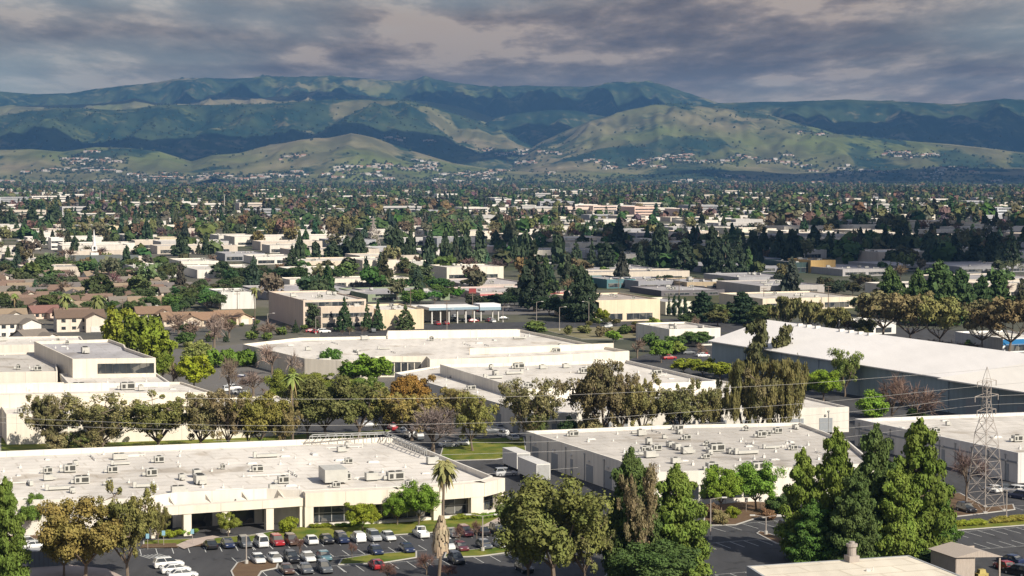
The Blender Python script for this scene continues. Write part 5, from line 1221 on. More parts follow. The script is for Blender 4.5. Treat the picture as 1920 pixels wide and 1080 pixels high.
for a in ((905, 1034, 966, 'lot lamp right of the palm skirt', 1, True), (1332, 1012, 934, 'lot lamp by the planted bed', 1), (1436, 1003, 968, 'lot lamp left of the big pine row', -1, True), (462, 1058, 1004, 'lot lamp on the brown island', 1), (1752, 984, 940, 'lot lamp right of the big pine row', 1), (1887, 975, 918, 'lot lamp at the hedge island', 1, True),
          (1006, 616, 566, 'tall street lamp left of the crossing', 1), (1104, 606, 566, 'street lamp before the cream store', -1), (1049, 620, 576, 'slim street lamp at the crossing', 1), (943, 604, 575, 'street lamp on the grey road', 1), (502, 628, 588, 'street lamp before the grey side wall', 1), (661, 622, 594, 'street lamp on the peach wall', 1), (592, 626, 594, 'street lamp by the parked white car', 1), (838, 622, 580, 'street lamp before the blue canopy', 1)):
    lamp_post(*a)
def pole(cx, yb, yt, label, cross=True, rad=.16):
    p = G(cx, yb); s = p[1] / F; h = (yb - yt) * s; root = empty('utility_pole', p); m = MB(); m.tube(p, (p[0], p[1], h), rad * 1.2, rad * .8, n=6); m.build('mast', M['bark'], root)
    if cross:
        for k in (.97, .86): m = MB(); m.box((p[0], p[1] - rad, h * k), (2.6, .15, .18), R(12)); m.build('crossarm', M['bark'], root)
    if label.startswith('@'): later(root, label[1:], 'pole', 'utility poles')
    else: tag(root, label, 'pole', 'utility poles')
for (x, yb, yt) in ((770, 604, 540), (838, 612, 562), (569, 615, 560), (338, 572, 535), (445, 590, 545), (1273, 592, 520), (1553, 580, 536), (1160, 560, 520), (230, 600, 560), (886, 590, 548), (1432, 575, 540), (1815, 560, 530)):
    pole(x, yb, yt, '@wooden utility pole')
for (x, yb, yt) in ((285, 388, 364), (188, 382, 358), (421, 396, 366), (611, 400, 376), (1450, 408, 382), (1520, 406, 385), (1623, 412, 384), (1645, 412, 383), (1669, 408, 392)):
    p = G(x, yb); s = p[1] / F; m = MB(); m.tube(p, (p[0], p[1], (yb - yt) * s), .5, .35, n=6); m.box((p[0], p[1], (yb - yt) * s), (2.5, 2.5, .6))
    later(m.build('light_mast', M['vent'], loc=tuple(p)), 'tall pale floodlight mast', 'mast', 'floodlight masts')
# accessible parking signs
for i, (x, yb) in enumerate(((307, 1024), (277, 1030), (361, 1021), (1399, 960), (1425, 958))):
    p = G(x, yb); root = empty('parking_sign', p); m = MB(); m.tube(p, p + np.array([0, 0, 2.4]), .05); m.build('post', M['steel'], root)
    m = MB(); m.box(p + np.array([0, -.08, 1.8]), (.55, .05, .8)); m.build('sign_plate', M['plain'], root, color=((.25, .45, .55) if i < 3 else (.7, .7, .68)))
    tag(root, 'small blue parking sign on a post, %s of three by the walkway' % ('middle', 'left one', 'right one')[i] if i < 3 else 'small white parking sign on a post, %s of two before the bright trees' % ('left one', 'right one')[i - 3], 'sign')
#@@NEXT
# ------------------------------------------------------------------ the built valley beyond the first blocks
LAVG = (.42, .40, .40)
def block(x0, x1, yt, yb, dep, wc=CREAM, rc=ROOFW, label=None, desc=None, wins=None, units=None, cat='building', par=.6, name='warehouse', bands=(), z0=0):
    A = G(x0, yb); s = A[1] / F; h = (yb - yt) * s; w_ = (x1 - x0) * s / (U[0] + .05)
    B = A + U * w_; P = [A[:2], B[:2], (B + V * dep)[:2], (A + V * dep)[:2]]
    far = A[1] > 1500
    if units is None: units = (0, 0, 0) if far else (random.randint(3, 6), random.randint(1, 3), 0)
    if wins is None: wins = [(0, .05, .95, .6, min(h * .55, 3.2), max(2, int(w_ / 14)))] if not far else ([(0, .03, .97, 1.2, min(3.0, h * .5), 1)] if h > 5 else [])
    if h > 9: wins = [(0, .03, .97, z, z + 1.6, max(1, int(w_ / 18)) if not far else 1) for z in np.arange(1.2, h - 2, 3.8)]
    return building(name, P, h, wc, rc, par=min(par, h * .2), units=units, wins=wins, label=label, desc=desc, cat=cat, world=True, bands=bands)
BL = [ # x0, x1, ytop, ybase, depth, wall, roof, label
 (569, 690, 563, 617, 62, PEACH, ROOFW, 'peach walled store with a grey side wall, left of the slim conifers'),
 (602, 704, 576, 620, 26, (.62, .52, .42), ROOFW, 'lower peach block stepping out before the peach store'),
 (712, 798, 581, 619, 34, (.72, .60, .42), ROOFW, 'cream windowless block at the right end of the peach store'),
 (1112, 1248, 563, 604, 45, (.76, .64, .47), (.52, .45, .40), 'cream store with a brownish roof behind the crossing'),
 (1248, 1300, 566, 590, 30, (.72, .68, .55), LAVG, 'pale low store right of the cream store'),
 (1255, 1360, 617, 650, 30, (.80, .76, .68), ROOFW, 'small white building at the top end of the teal hall'),
 (1880, 1990, 634, 662, 30, (.80, .79, .77), ROOFW, 'white building with a blue stripe at the right edge'),
 (1604, 1690, 606, 628, 22, (.78, .76, .72), ROOFW, 'white low building seen under the spreading trees'),
 (500, 690, 548, 562, 60, (.42, .40, .39), LAVG, 'dark grey roofed hall behind the peach store'),
 (690, 850, 552, 566, 55, (.25, .30, .20), LAVG, 'long grey hall right behind the peach store'),
 (880, 1010, 534, 546, 60, (.56, .48, .43), (.52, .48, .46), 'pinkish long hall left of the very tall redwood'),
 (900, 1080, 549, 562, 50, (.58, .46, .42), (.54, .50, .47), 'red banded long hall behind the tall redwoods'),
 (1138, 1196, 524, 541, 40, (.10, .20, .22), LAVG, 'teal walled hall above the cream store'),
 (1197, 1286, 527, 544, 40, (.30, .30, .33), LAVG, 'grey walled hall right of the teal walled one'),
 (1288, 1370, 529, 546, 40, (.40, .32, .22), LAVG, 'tan walled hall right of the grey walled one'),
 (1385, 1500, 520, 534, 45, (.36, .36, .38), LAVG, 'grey hall right of the tan walled one'),
 (1240, 1370, 545, 556, 40, (.14, .13, .14), LAVG, 'hall with a dark wall behind the narrow cypresses'),
 (1425, 1560, 536, 556, 50, (.45, .42, .40), LAVG, 'flat grey hall before the orange fronted building'),
 (1430, 1630, 560, 582, 45, (.74, .64, .50), ROOFG, 'long cream hall behind the brown drooping trees'),
 (1520, 1572, 488, 512, 30, (.50, .34, .14), (.40, .33, .25), 'orange fronted two storey building in cloud shade'),
 (1488, 1520, 492, 512, 40, (.05, .08, .08), LAVG, 'dark green hall left of the orange fronted building'),
 (1580, 1690, 505, 518, 60, (.40, .38, .38), LAVG, 'grey roofed hall right of the orange fronted building'),
 (1680, 1800, 498, 508, 60, (.42, .40, .40), LAVG, 'grey low hall behind the right pine group'),
 (1810, 2000, 524, 548, 50, (.62, .55, .47), LAVG, 'pale tan hall at the right edge behind the pines'),
 (1800, 2000, 500, 512, 60, (.30, .30, .32), LAVG, 'dark grey hall at the right edge in cloud shade'),
 (1330, 1480, 500, 512, 60, (.30, .30, .33), LAVG, 'blue grey hall below the dark redwood rows'),
 (1120, 1270, 508, 520, 60, (.45, .44, .45), LAVG, 'grey roofed hall above the teal walled hall'),
 (1080, 1210, 500, 510, 60, (.50, .48, .46), LAVG, 'grey roofed hall right of the very tall redwood'),
 (1410, 1482, 486, 500, 60, (.22, .26, .32), LAVG, 'blue grey hall left of the dark green hall'),
 (20, 115, 488, 500, 40, (.66, .60, .52), LAVG, 'low white hall at the left below the church'),
 (0, 60, 478, 488, 40, (.74, .70, .62), ROOFW, 'low white hall at the left edge'),
 (250, 330, 500, 520, 40, (.70, .68, .64), ROOFG, 'white hall right of the chapel'),
 (340, 410, 490, 504, 45, (.76, .71, .62), ROOFW, 'white hall between the chapel and the dark hedge'),
 (370, 500, 506, 522, 60, (.74, .70, .64), ROOFW, 'wide white hall above the pale end wall'),
 (415, 480, 548, 580, 30, (.68, .66, .62), ROOFG, 'pale end wall of a hall above the houses'),
 (565, 690, 490, 512, 50, (.72, .60, .48), ROOFW, 'cream hall left of the brown garden trees'),
 (680, 745, 488, 514, 45, (.76, .66, .55), ROOFW, 'cream two storey block above the dark hedge'),
 (745, 870, 497, 512, 60, (.72, .66, .58), ROOFW, 'long cream hall right of the cream two storey block'),
 (480, 560, 482, 496, 40, (.76, .71, .64), ROOFW, 'white hall left of the lone dark redwood'),
 (440, 655, 444, 462, 45, (.74, .68, .60), ROOFW, 'long white hall row with many doors'),
 (300, 340, 446, 460, 30, (.60, .52, .36), ROOFG, 'yellowish block right of the steeple'),
 (180, 225, 424, 444, 30, (.70, .60, .40), ROOFW, 'tan block with a white upper floor behind the steeple'),
 (190, 222, 417, 425, 20, (.8, .78, .74), ROOFW, None),
 (225, 262, 428, 444, 30, (.60, .50, .30), ROOFG, 'mustard block right of the tan block'),
 (302, 338, 423, 436, 30, (.78, .70, .6), ROOFW, 'cream block between tree belts at the left'),
 (96, 118, 446, 468, 20, (.80, .76, .70), ROOFW, 'white three storey block left of the steeple'),
 (38, 75, 452, 468, 30, (.78, .74, .66), ROOFW, 'white low block left of the three storey block'),
 (0, 38, 429, 436, 40, (.8, .77, .7), ROOFW, 'white strip of hall at the far left edge'),
 (60, 132, 368, 384, 50, (.78, .72, .66), ROOFW, 'wide pale office with window bands at the upper left'),
 (0, 55, 370, 381, 50, (.5, .5, .52), ROOFG, 'grey blue office at the upper left edge'),
 (284, 314, 369, 377, 40, (.8, .77, .72), ROOFW, 'white block left of a floodlight mast, upper left'),
 (318, 360, 380, 388, 50, (.8, .75, .68), ROOFW, 'white block right of a floodlight mast, upper left'),
 (380, 418, 379, 389, 50, (.74, .62, .52), ROOFW, 'pinkish white block below the hills, upper left'),
 (592, 612, 403, 421, 25, (.74, .66, .5), ROOFW, 'cream three storey block above the white hall row'),
 (626, 716, 403, 411, 40, (.78, .68, .58), ROOFW, 'cream row of offices left of the thin pylon'),
 (645, 695, 373, 382, 60, (.74, .66, .60), ROOFW, 'pale block among dark trees above the thin pylon'),
 (928, 952, 371, 387, 50, (.8, .77, .74), ROOFW, 'white block among trees left of the terracotta offices'),
 (1064, 1112, 388, 402, 60, (.72, .58, .50), (.62, .52, .46), 'leftmost of the long terracotta office blocks'),
 (1112, 1160, 386, 402, 60, (.74, .58, .50), (.66, .55, .48), 'second of the long terracotta office blocks'),
 (1190, 1234, 388, 406, 60, (.78, .55, .46), (.66, .55, .48), 'third and tallest of the terracotta office blocks'),
 (1280, 1318, 392, 406, 60, (.76, .62, .54), (.66, .55, .48), 'terracotta office block right of the others'),
 (1450, 1578, 402, 413, 60, (.78, .68, .58), ROOFW, 'long pinkish white building in the upper right'),
 (1480, 1504, 397, 404, 30, (.7, .5, .42), ROOFW, 'pink upper floor on the long pinkish building'),
 (1724, 1822, 415, 432, 50, (.60, .50, .38), ROOFG, 'tan block with dark window band, right of centre'),
 (1722, 1745, 418, 434, 20, (.8, .74, .64), ROOFW, 'white end block left of the tan block'),
 (1870, 1930, 390, 412, 50, (.62, .64, .68), LAVG, 'pale blue office with window bands at the right edge'),
 (1200, 1266, 408, 414, 60, (.84, .78, .7), ROOFW, 'thin white hall below the terracotta offices'),
 (1040, 1146, 446, 458, 45, (.74, .64, .52), ROOFW, 'cream hall behind the dark conifers'),
 (960, 1040, 440, 450, 45, (.70, .62, .54), ROOFW, 'pinkish hall behind the dark conifers'),
 (900, 1000, 462, 474, 45, (.66, .52, .44), ROOFW, 'pinkish hall right of the row of dark conifers'),
 (1160, 1210, 476, 500, 30, (.66, .62, .58), ROOFG, 'pale two storey block between dark conifers'),
 (1210, 1232, 448, 462, 25, (.84, .8, .72), ROOFW, 'small white block between dark conifers'),
 (690, 760, 466, 480, 45, (.42, .42, .44), (.6, .58, .55), 'grey shaded hall at the foot of the thin pylon'),
 (790, 850, 470, 488, 45, (.66, .62, .58), ROOFW, 'white hall between the dark conifers'),
]
for (x0, x1, yt, yb, dep, wc, rc, lb) in BL:
    if lb is None: continue
    bands = ()
    if 'blue stripe' in lb: bands = [(0, 2.6, 4.6, (.02, .16, .38))]
    if 'red banded' in lb: bands = [(0, 1.9, 2.6, (.45, .10, .10))]
    block(x0, x1, yt, yb, dep, wc, rc, label=lb, bands=bands, wins=[] if 'windowless' in lb or 'end wall' in lb else None)
# chapel steeple
def steeple():
    p = G(177, 500); s = p[1] / F; h = 70 * s; root = empty('church_tower', p); m = MB(); m.box(p, (5, 5, h * .38), GA); m.box(p + np.array([0, 0, h * .42]), (3.4, 3.4, h * .14), GA); m.build('wall', M['wall'], root, color=(.8, .76, .74))
    m = MB(); m.tube((p[0], p[1], h * .52), (p[0], p[1], h), 1.2, .12, n=8); m.build('spire', M['wall'], root, color=(.8, .76, .74))
    for k in range(2): m = MB(); q = p - V * (2.52 if not k else 1.72); m.box((q[0], q[1], h * (.2 + .26 * k)), (1.4, .12, h * .08), GA); m.build('window', M['glass'], root)
    tag(root, 'white church tower with a slender pointed spire', 'church')
steeple()
# fuel canopy with the blue edge and its kiosk
def canopy():
    A = G(806, 608); root = empty('canopy_shelter', A); s = A[1] / F; L_ = 98 * s
    m = MB(); c = A + U * L_ / 2 + V * 9; m.box((c[0], c[1], 5.6), (L_, 16, 1.1), GA); m.build('roof', M['wall'], root, color=(.82, .80, .76))
    m = MB(); q = A + U * L_ / 2 + V * .9; m.box((q[0], q[1], 5.55), (L_ + .2, .3, 1.0), GA); m.build('blue_edge', M['plain'], root, color=(.26, .36, .43))
    for i in range(6):
        for j in (2, 14): m = MB(); q = A + U * (1.5 + i * (L_ - 3) / 5) + V * j; m.box((*q[:2], 0), (.45, .45, 5.6), GA); m.build('post', M['vent'], root)
    m = MB(); q = A + U * L_ * .3 + V * 22; m.box(q, (16, 9, 6.2), GA); m.build('kiosk', M['wall'], root, color=(.70, .66, .60))
    tag(root, 'white canopy with a blue edge over parked cars', 'shelter')
    A = G(905, 602); root = empty('canopy_shelter', A); m = MB(); c = A + U * 3.2 + V * 4; m.box((c[0], c[1], 4.4), (9, 9, 2.6), GA); m.build('roof', M['wall'], root, color=(.82, .81, .8))
    m = MB(); q = A + U * 3.2 - V * .6; m.box((q[0], q[1], 4.5), (9.2, .3, 1.3), GA); m.build('blue_edge', M['plain'], root, color=(.28, .38, .45))
    for i in (0, 1):
        for j in (0, 1): m = MB(); q = A + U * (-.6 + i * 7.6) + V * (.4 + j * 7.4); m.box((*q[:2], 0), (.4, .4, 4.4), GA); m.build('post', M['vent'], root)
    tag(root, 'small blue and white canopy right of the big one', 'shelter')
    p = G(886, 585); root = empty('pole_sign', p); m = MB(); m.tube(p, (p[0], p[1], 9), .2); m.build('post', M['steel'], root); m = MB(); m.box((p[0], p[1], 8.2), (3.2, .5, 2.2)); m.build('panel', M['plain'], root, color=(.30, .06, .06)); tag(root, 'red roadside sign on a tall post above the canopy', 'sign')
canopy()
# ------------------------------------------------------------------ houses
def house_mesh(L_, W_, h, rise, far=False):
    m = MB(); m.box((0, 0, 0), (L_, W_, h)); m.add([(-L_ / 2, -W_ / 2, h), (-L_ / 2, W_ / 2, h), (-L_ / 2, 0, h + rise), (L_ / 2, -W_ / 2, h), (L_ / 2, W_ / 2, h), (L_ / 2, 0, h + rise)], [(0, 2, 1), (3, 4, 5)])
    r_ = MB(); e = .6; k = e * rise / (W_ / 2)
    for sg in (-1, 1):
        a, b_, c, d = (-L_ / 2 - e, sg * (W_ / 2 + e), h - k), (L_ / 2 + e, sg * (W_ / 2 + e), h - k), (L_ / 2 + e, 0, h + rise), (-L_ / 2 - e, 0, h + rise); up = [(x, y, z + .22) for x, y, z in (a, b_, c, d)]
        f = [(4, 5, 6, 7), (0, 3, 2, 1), (0, 1, 5, 4), (1, 2, 6, 5), (2, 3, 7, 6), (3, 0, 4, 7)]
        r_.add([a, b_, c, d] + up, f if sg < 0 else [x[::-1] for x in f])
    return m, r_
def house(loc, ang, L_, W_, st, wc, rc, label=None, desc=None):
    h = 2.8 * st; rise = W_ * .22; m, r_ = house_mesh(L_, W_, h, rise); root = bpy.data.objects.new('house', None); COL.objects.link(root); root.location = tuple(map(float, loc)); root.rotation_euler = (0, 0, ang); root['base'] = [0.0, 0.0, 0.0]
    m.build('wall', M['wall'], root, color=wc); r_.build('roof', M['tile'], root, color=rc)
    if W_ > 8: m, r2 = house_mesh(6.5, 7, h * .98, 1.6); 
    if W_ > 8:
        for mb in (m, r2): mb.v = [(y + L_ * .27, x - W_ / 2 - 1.6, z) for x, y, z in mb.v]; mb.f = [f[::-1] for f in mb.f]
        m.build('porch', M['wall'], root, color=wc); r2.build('porch_roof', M['tile'], root, color=rc)
    for s in range(st):
        for k in (-.36, -.14, .08):
            w = MB(); w.box((L_ * k, -W_ / 2 - .02, 2.8 * s + .9), (1.6, .12, 1.2)); w.build('window', M['glass'], root)
    w = MB(); w.box((L_ * .27, -W_ / 2 - 5.0, .1), (3.4, .16, 2.1)); w.build('garage_door', M['vent'], root) if W_ > 8 else None
    c = MB(); c.box((-L_ * .3, W_ * .1, h + rise * .5), (.9, .9, 1.6)); c.build('chimney', M['plain'], root, color=(.3, .22, .18))
    if label: tag(root, label, 'house', 'houses of the left neighbourhood')
    else: later(root, desc, 'house', 'houses of the left neighbourhood')
    c_, s_ = math.cos(ang), math.sin(ang); FOOT.append([np.array([loc[0] + x * c_ - y * s_, loc[1] + x * s_ + y * c_]) for x, y in ((-L_ / 2, -W_ / 2 - 5), (L_ / 2, -W_ / 2 - 5), (L_ / 2, W_ / 2), (-L_ / 2, W_ / 2))])
    return root
BRR = (.17, .12, .09); BRG = (.22, .19, .16); TANR = (.30, .23, .16)
p = G(205, 508); c_ = house(p + V * 8, GA - .15, 37, 17, 2, (.74, .72, .70), (.13, .14, .135), label='long white chapel hall with a dark green grey pitched roof'); c_['category'] = 'church'; c_.name = 'chapel'; del c_['group']
for (x, yb, wpx, st, wc, rc, rot, lb) in (
 (28, 634, 70, 2, (.76, .72, .66), BRG, .2, 'white two storey house with a balcony end at the left edge'),
 (62, 648, 50, 1, (.78, .74, .68), BRG, .4, 'white gable house end left of the tower block'),
 (152, 622, 84, 2, (.70, .62, .52), BRR, 0, 'long brown roofed house left of the big leafy row'),
 (84, 598, 50, 1, (.72, .55, .45), (.24, .13, .11), .2, 'house with a reddish roof left of the left date palm'),
 (60, 582, 44, 1, (.6, .5, .42), BRR, 0, 'brown house behind the reddish roofed one'),
 (290, 600, 60, 1, (.66, .58, .48), (.24, .16, .11), 0, 'brown roofed house above the big leafy row, left one'),
 (340, 612, 62, 1, (.70, .60, .48), (.27, .18, .12), 0, 'brown roofed house above the big leafy row, right one'),
 (392, 612, 54, 1, (.68, .58, .46), (.28, .18, .12), .1, 'brown roofed house behind the grey pink leafless tree'),
 (432, 608, 50, 1, (.70, .56, .42), (.30, .20, .13), .2, 'orange brown house beside the slim palm'),
 (250, 568, 44, 1, (.6, .5, .44), BRR, .1, 'brown roofed house behind the right date palm'),
 (275, 580, 56, 1, (.74, .68, .58), TANR, -.1, 'tan roofed house with a white gable'),
 (320, 578, 44, 1, (.7, .62, .5), TANR, .2, 'tan roofed house left of the utility pole')):
    p = G(x, yb); s = p[1] / F; house(p + V * 6, GA + rot, wpx * s / .95, 11, st, wc, rc, label=lb)
k = 0
for yb in (566, 556, 547, 539, 532, 526, 574, 588, 600, 612):
    for x in range(-30, 330 if yb < 560 else 240, 44):
        xx = x + random.uniform(-12, 12); p = G(xx, yb + random.uniform(-3, 3)); q = p[:2]
        if yb > 560 and random.random() < .3: continue
        if any(inpoly(q + d, P) for P in FOOT for d in (np.array([0, 0]), np.array([9, 0]), np.array([-9, 0]), np.array([0, 9]))): continue
        house(p, GA + random.choice((0, 0, math.pi / 2 * .98, .2)), random.uniform(13, 19), 10, 1, random.choice(((.74, .68, .58), (.66, .55, .45), (.70, .66, .6), (.6, .5, .42))), random.choice((BRR, BRG, TANR, (.22, .15, .115), (.18, .16, .15))), desc='low family house'); k += 1
# ------------------------------------------------------------------ filling the warehouse district
def clear(P, pad=6):
    c = sum(P) / len(P)
    for Q in FOOT:
        cq = sum(Q) / len(Q)
        if abs(c[0] - cq[0]) + abs(c[1] - cq[1]) > 420: continue
        for p in list(P) + [c]:
            if inpoly(p, Q): return False
        for q in Q:
            if inpoly(q, P): return False
        if inpoly(cq, P): return False
    return True
RES = lambda X, Y: (960 + X / Y * F) < 340 and Y < 1130          # the neighbourhood of houses
ROADP = [G(*q)[:2] for q in ((300, 618), (1110, 604), (1125, 590), (1012, 560), (925, 556), (790, 566), (700, 588), (300, 600))]
nb = 0; FARH = MB(); FARC = []
for vv in np.arange(840, 6200, 58):
    for uu in np.arange(-1500, 2300, 74):
        j1, j2 = random.uniform(-12, 12), random.uniform(-10, 10); C_ = U[:2] * (uu + j1) + V[:2] * (vv + j2); X, Y = C_
        if Y < 880 or Y > 5600 or abs(X) > Y * .275: continue
        px_ = 960 + X / Y * F
        pr = .70 if Y < 1900 else (.46 if Y < 2500 else (.27 if Y < 3600 else .15))
        if px_ > 1000 and Y < 2100: pr = .78
        if random.random() > pr or RES(X, Y): continue
        w_ = random.uniform(26, 66); dp = random.uniform(20, 42); h = random.choice((5.2, 6.0, 6.8, 7.4)) if Y < 2600 else random.choice((6, 7, 9, 12))
        if Y < 900 and abs(px_ - 960) > 300: continue
        c = C_; P = [c - U[:2] * w_ / 2, c + U[:2] * w_ / 2, c + U[:2] * w_ / 2 + V[:2] * dp, c - U[:2] * w_ / 2 + V[:2] * dp]
        if not clear(P) or any(inpoly(p, ROADP) for p in P): continue
        wc = random.choice(((.70, .66, .60), (.74, .68, .58), (.66, .62, .56), (.60, .53, .45), (.50, .48, .46), (.74, .70, .64), (.62, .54, .46), (.36, .36, .38)))
        rc = random.choice((ROOFW, ROOFW, ROOFG, LAVG, (.58, .55, .52), (.40, .37, .34)))
        near = Y < 1450
        dsc = ('white' if wc[0] > .69 else 'tan' if wc[0] > .57 else 'grey') + ' flat roofed hall'
        if nb >= 205:      # past the countable ones: the far halls go into one object
            FOOT.append(P); FARH.prism(P, 0, h, cap=False); FARC += [wc] * 8; FARH.add([(*p, h - .02) for p in P], [(0, 1, 2, 3)]); FARC += [rc] * 4
            if Y < 7000:
                Q = [P[0] + U[:2] * 1.5 - V[:2] * .1, P[1] - U[:2] * 1.5 - V[:2] * .1, P[1] - U[:2] * 1.5 + V[:2] * .1, P[0] + U[:2] * 1.5 + V[:2] * .1]
                for z_ in np.arange(1.2, h - 2, 3.6): FARH.prism(Q, z_, z_ + 1.4); FARC += [(.07, .075, .08)] * 8
            continue
        building('warehouse', P, h, wc, rc, par=.6, units=(random.randint(2, 6), random.randint(0, 3), 0) if near else ((2, 0, 0) if Y < 2000 else (0, 0, 0)), world=True,
                 wins=[(0, .04, .96, .5, 3.0, max(2, int(w_ / 13)) if near else 2)] if Y < 2300 else [(0, .03, .97, z, z + 1.5, 1) for z in np.arange(1.2, h - 2, 3.6)], desc=dsc); nb += 1
o = FARH.build('distant_halls', M['farwall']); ca_ = o.data.color_attributes.new('tint', 'FLOAT_COLOR', 'POINT'); ca_.data.foreach_set('color', np.array([(*c, 1) for c in FARC], np.float32).ravel())
tag(o, 'pale flat roofed halls scattered through the distant tree belts', kind='stuff')
print('blocks', nb)
# cars in the middle distance
nc = 0
for (x0, x1, y0, y1, n) in ((800, 950, 596, 610, 16), (580, 730, 618, 626, 6), (1060, 1140, 592, 606, 9), (880, 960, 575, 588, 5), (1250, 1330, 640, 676, 6), (420, 470, 590, 612, 5), (1130, 1200, 610, 620, 3), (1500, 1600, 770, 784, 3), (395, 460, 700, 740, 5), (450, 980, 560, 592, 8), (80, 300, 556, 640, 8)):
    for _ in range(n):
        p = G(random.uniform(x0, x1), random.uniform(y0, y1))
        if any(inpoly(p[:2], P) for P in FOOT): continue
        c = random.choice(('white', 'white', 'silver', 'grey', 'black', 'red', 'navy')); k = random.choice(('sedan', 'suv', 'sedan'))
        car(k, p, random.choice((AU, AV)), CC[c], 'small %s car' % c, far=True); nc += 1
# ------------------------------------------------------------------ trees of the middle distance
random.seed(21)
def free(X, Y, w_=4):
    p = np.array([X, Y])
    for P in FOOT:
        if abs(P[0][0] - X) + abs(P[0][1] - Y) < 400 and (inpoly(p, P) or inpoly(p + np.array([w_ * .3, 0]), P) or inpoly(p - np.array([w_ * .3, 0]), P)): return False
    return True
# listed dark conifers  (x, base, top, width)
for i, (x, yb, yt, w_) in enumerate(((744, 496, 420, 30), (770, 498, 428, 26), (806, 492, 430, 27), (836, 496, 432, 18), (855, 490, 424, 18), (875, 492, 420, 26), (900, 492, 424, 22), (562, 505, 430, 22), (548, 510, 458, 30), (592, 492, 450, 18), (625, 492, 450, 40), (650, 490, 440, 30), (672, 492, 430, 26), (985, 500, 432, 24), (965, 494, 436, 18), (1046, 504, 432, 26), (1080, 506, 450, 26), (1110, 506, 448, 22), (1136, 510, 452, 34), (1160, 470, 405, 32), (1200, 504, 452, 22), (1238, 504, 416, 36), (1284, 512, 440, 42), (1300, 470, 420, 26), (1335, 512, 418, 34), (1360, 516, 425, 40), (1385, 512, 436, 34), (1410, 500, 430, 30), (1432, 490, 424, 28), (1462, 494, 430, 30), (1484, 502, 428, 34), (1526, 476, 418, 34), (1556, 482, 440, 20), (1614, 476, 432, 22), (1660, 480, 418, 26), (1684, 482, 420, 30), (1742, 488, 432, 32), (1790, 496, 436, 40), (1830, 500, 440, 40), (1862, 500, 430, 36), (1896, 506, 428, 38), (1700, 480, 445, 20), (930, 470, 430, 20), (340, 480, 432, 30), (386, 478, 436, 18), (140, 486, 440, 16), (60, 430, 386, 30), (20, 430, 388, 26), (100, 425, 384, 28), (125, 440, 392, 26))):
    T('redwood' if i % 3 else 'pine', x, yb, yt, w_ * 1.05, (.034, .048, .026) if x > 1100 else (.040, .056, .028), desc='dark pointed conifer')
# hedge like belts of round dark trees (x range, y range, n, size)
for (x0, x1, y0, y1, n, hp, c, ds_) in ((415, 700, 528, 540, 22, 30, (.035, .055, .022), 'dark rounded tree'), (700, 860, 536, 548, 14, 20, (.05, .085, .025), 'mid green rounded tree'), (760, 870, 550, 572, 12, 22, (.07, .13, .025), 'bright rounded tree'), (880, 1010, 560, 580, 14, 22, (.03, .045, .02), 'dark rounded tree'), (0, 330, 510, 600, 64, 26, (.06, .08, .03), 'dark rounded tree'), (60, 250, 528, 560, 10, 28, (.16, .12, .09), 'brownish bare crowned tree'),
      (300, 420, 560, 590, 16, 28, (.06, .10, .03), 'mid green rounded tree'), (120, 200, 480, 520, 10, 30, (.15, .12, .08), 'brownish bare crowned tree'), (240, 480, 520, 560, 16, 22, (.06, .075, .03), 'dark rounded tree'), (1180, 1500, 530, 545, 10, 18, (.03, .045, .02), 'dark rounded tree'), (1500, 1640, 540, 556, 12, 24, (.045, .05, .025), 'dark rounded tree'), (1590, 1650, 590, 640, 8, 30, (.08, .08, .03), 'olive rounded tree'), (490, 880, 500, 520, 18, 18, (.09, .08, .04), 'olive rounded tree'),
      (1060, 1300, 606, 616, 8, 12, (.09, .10, .03), 'olive rounded tree'), (480, 700, 620, 628, 9, 14, (.14, .11, .08), 'brownish bare crowned tree')):
    for _ in range(n):
        for _t in range(8):
            x, y = random.uniform(x0, x1), random.uniform(y0, y1); p = G(x, y)
            if free(p[0], p[1]): break
        else: continue
        hh_ = hp * random.uniform(.7, 1.2); T('bare' if 'bare' in ds_ else random.choice(('oak', 'oak', 'umbrella')), x, y, y - hh_, hh_ * random.uniform(.9, 1.4), tuple(q * random.uniform(.8, 1.25) for q in c), desc=ds_, group='trees and shrubs of the valley')
nt_ = 0; cnt = {}
def pick(X, Y):
    px_ = 960 + X / Y * F; r = random.random(); dz = noise.noise((X / 260, Y / 420, 3.1))
    if r < .25 + dz * .4: return 'redwood', (.046, .064, .034), 'dark pointed conifer', 17, .42
    if r < .50: return 'oak', (.06, .085, .03), 'dark rounded tree', 12, 1.0
    if r < .60: return 'oak', (.085, .105, .04), 'mid green rounded tree', 10, 1.1
    if r < .80: return 'gum', (.13, .115, .06), 'olive open tree', 13, .9
    return 'bare', (.15, .12, .09), 'brownish bare crowned tree', 10, 1.0
CAND = []
for P in FOOT:          # street trees in front of the halls
    c_ = sum(P) / len(P)
    if not (950 < c_[1] < 2600): continue
    a_, b_ = P[0], P[1]; L_ = np.linalg.norm(b_ - a_)
    if random.random() < .25: continue
    for k in range(int(L_ / 13)):
        if random.random() < .55:
            q = a_ + (b_ - a_) * (k + random.random()) * 13 / L_ - V[:2] * random.uniform(5, 9); CAND.append((q[1], q[0]))
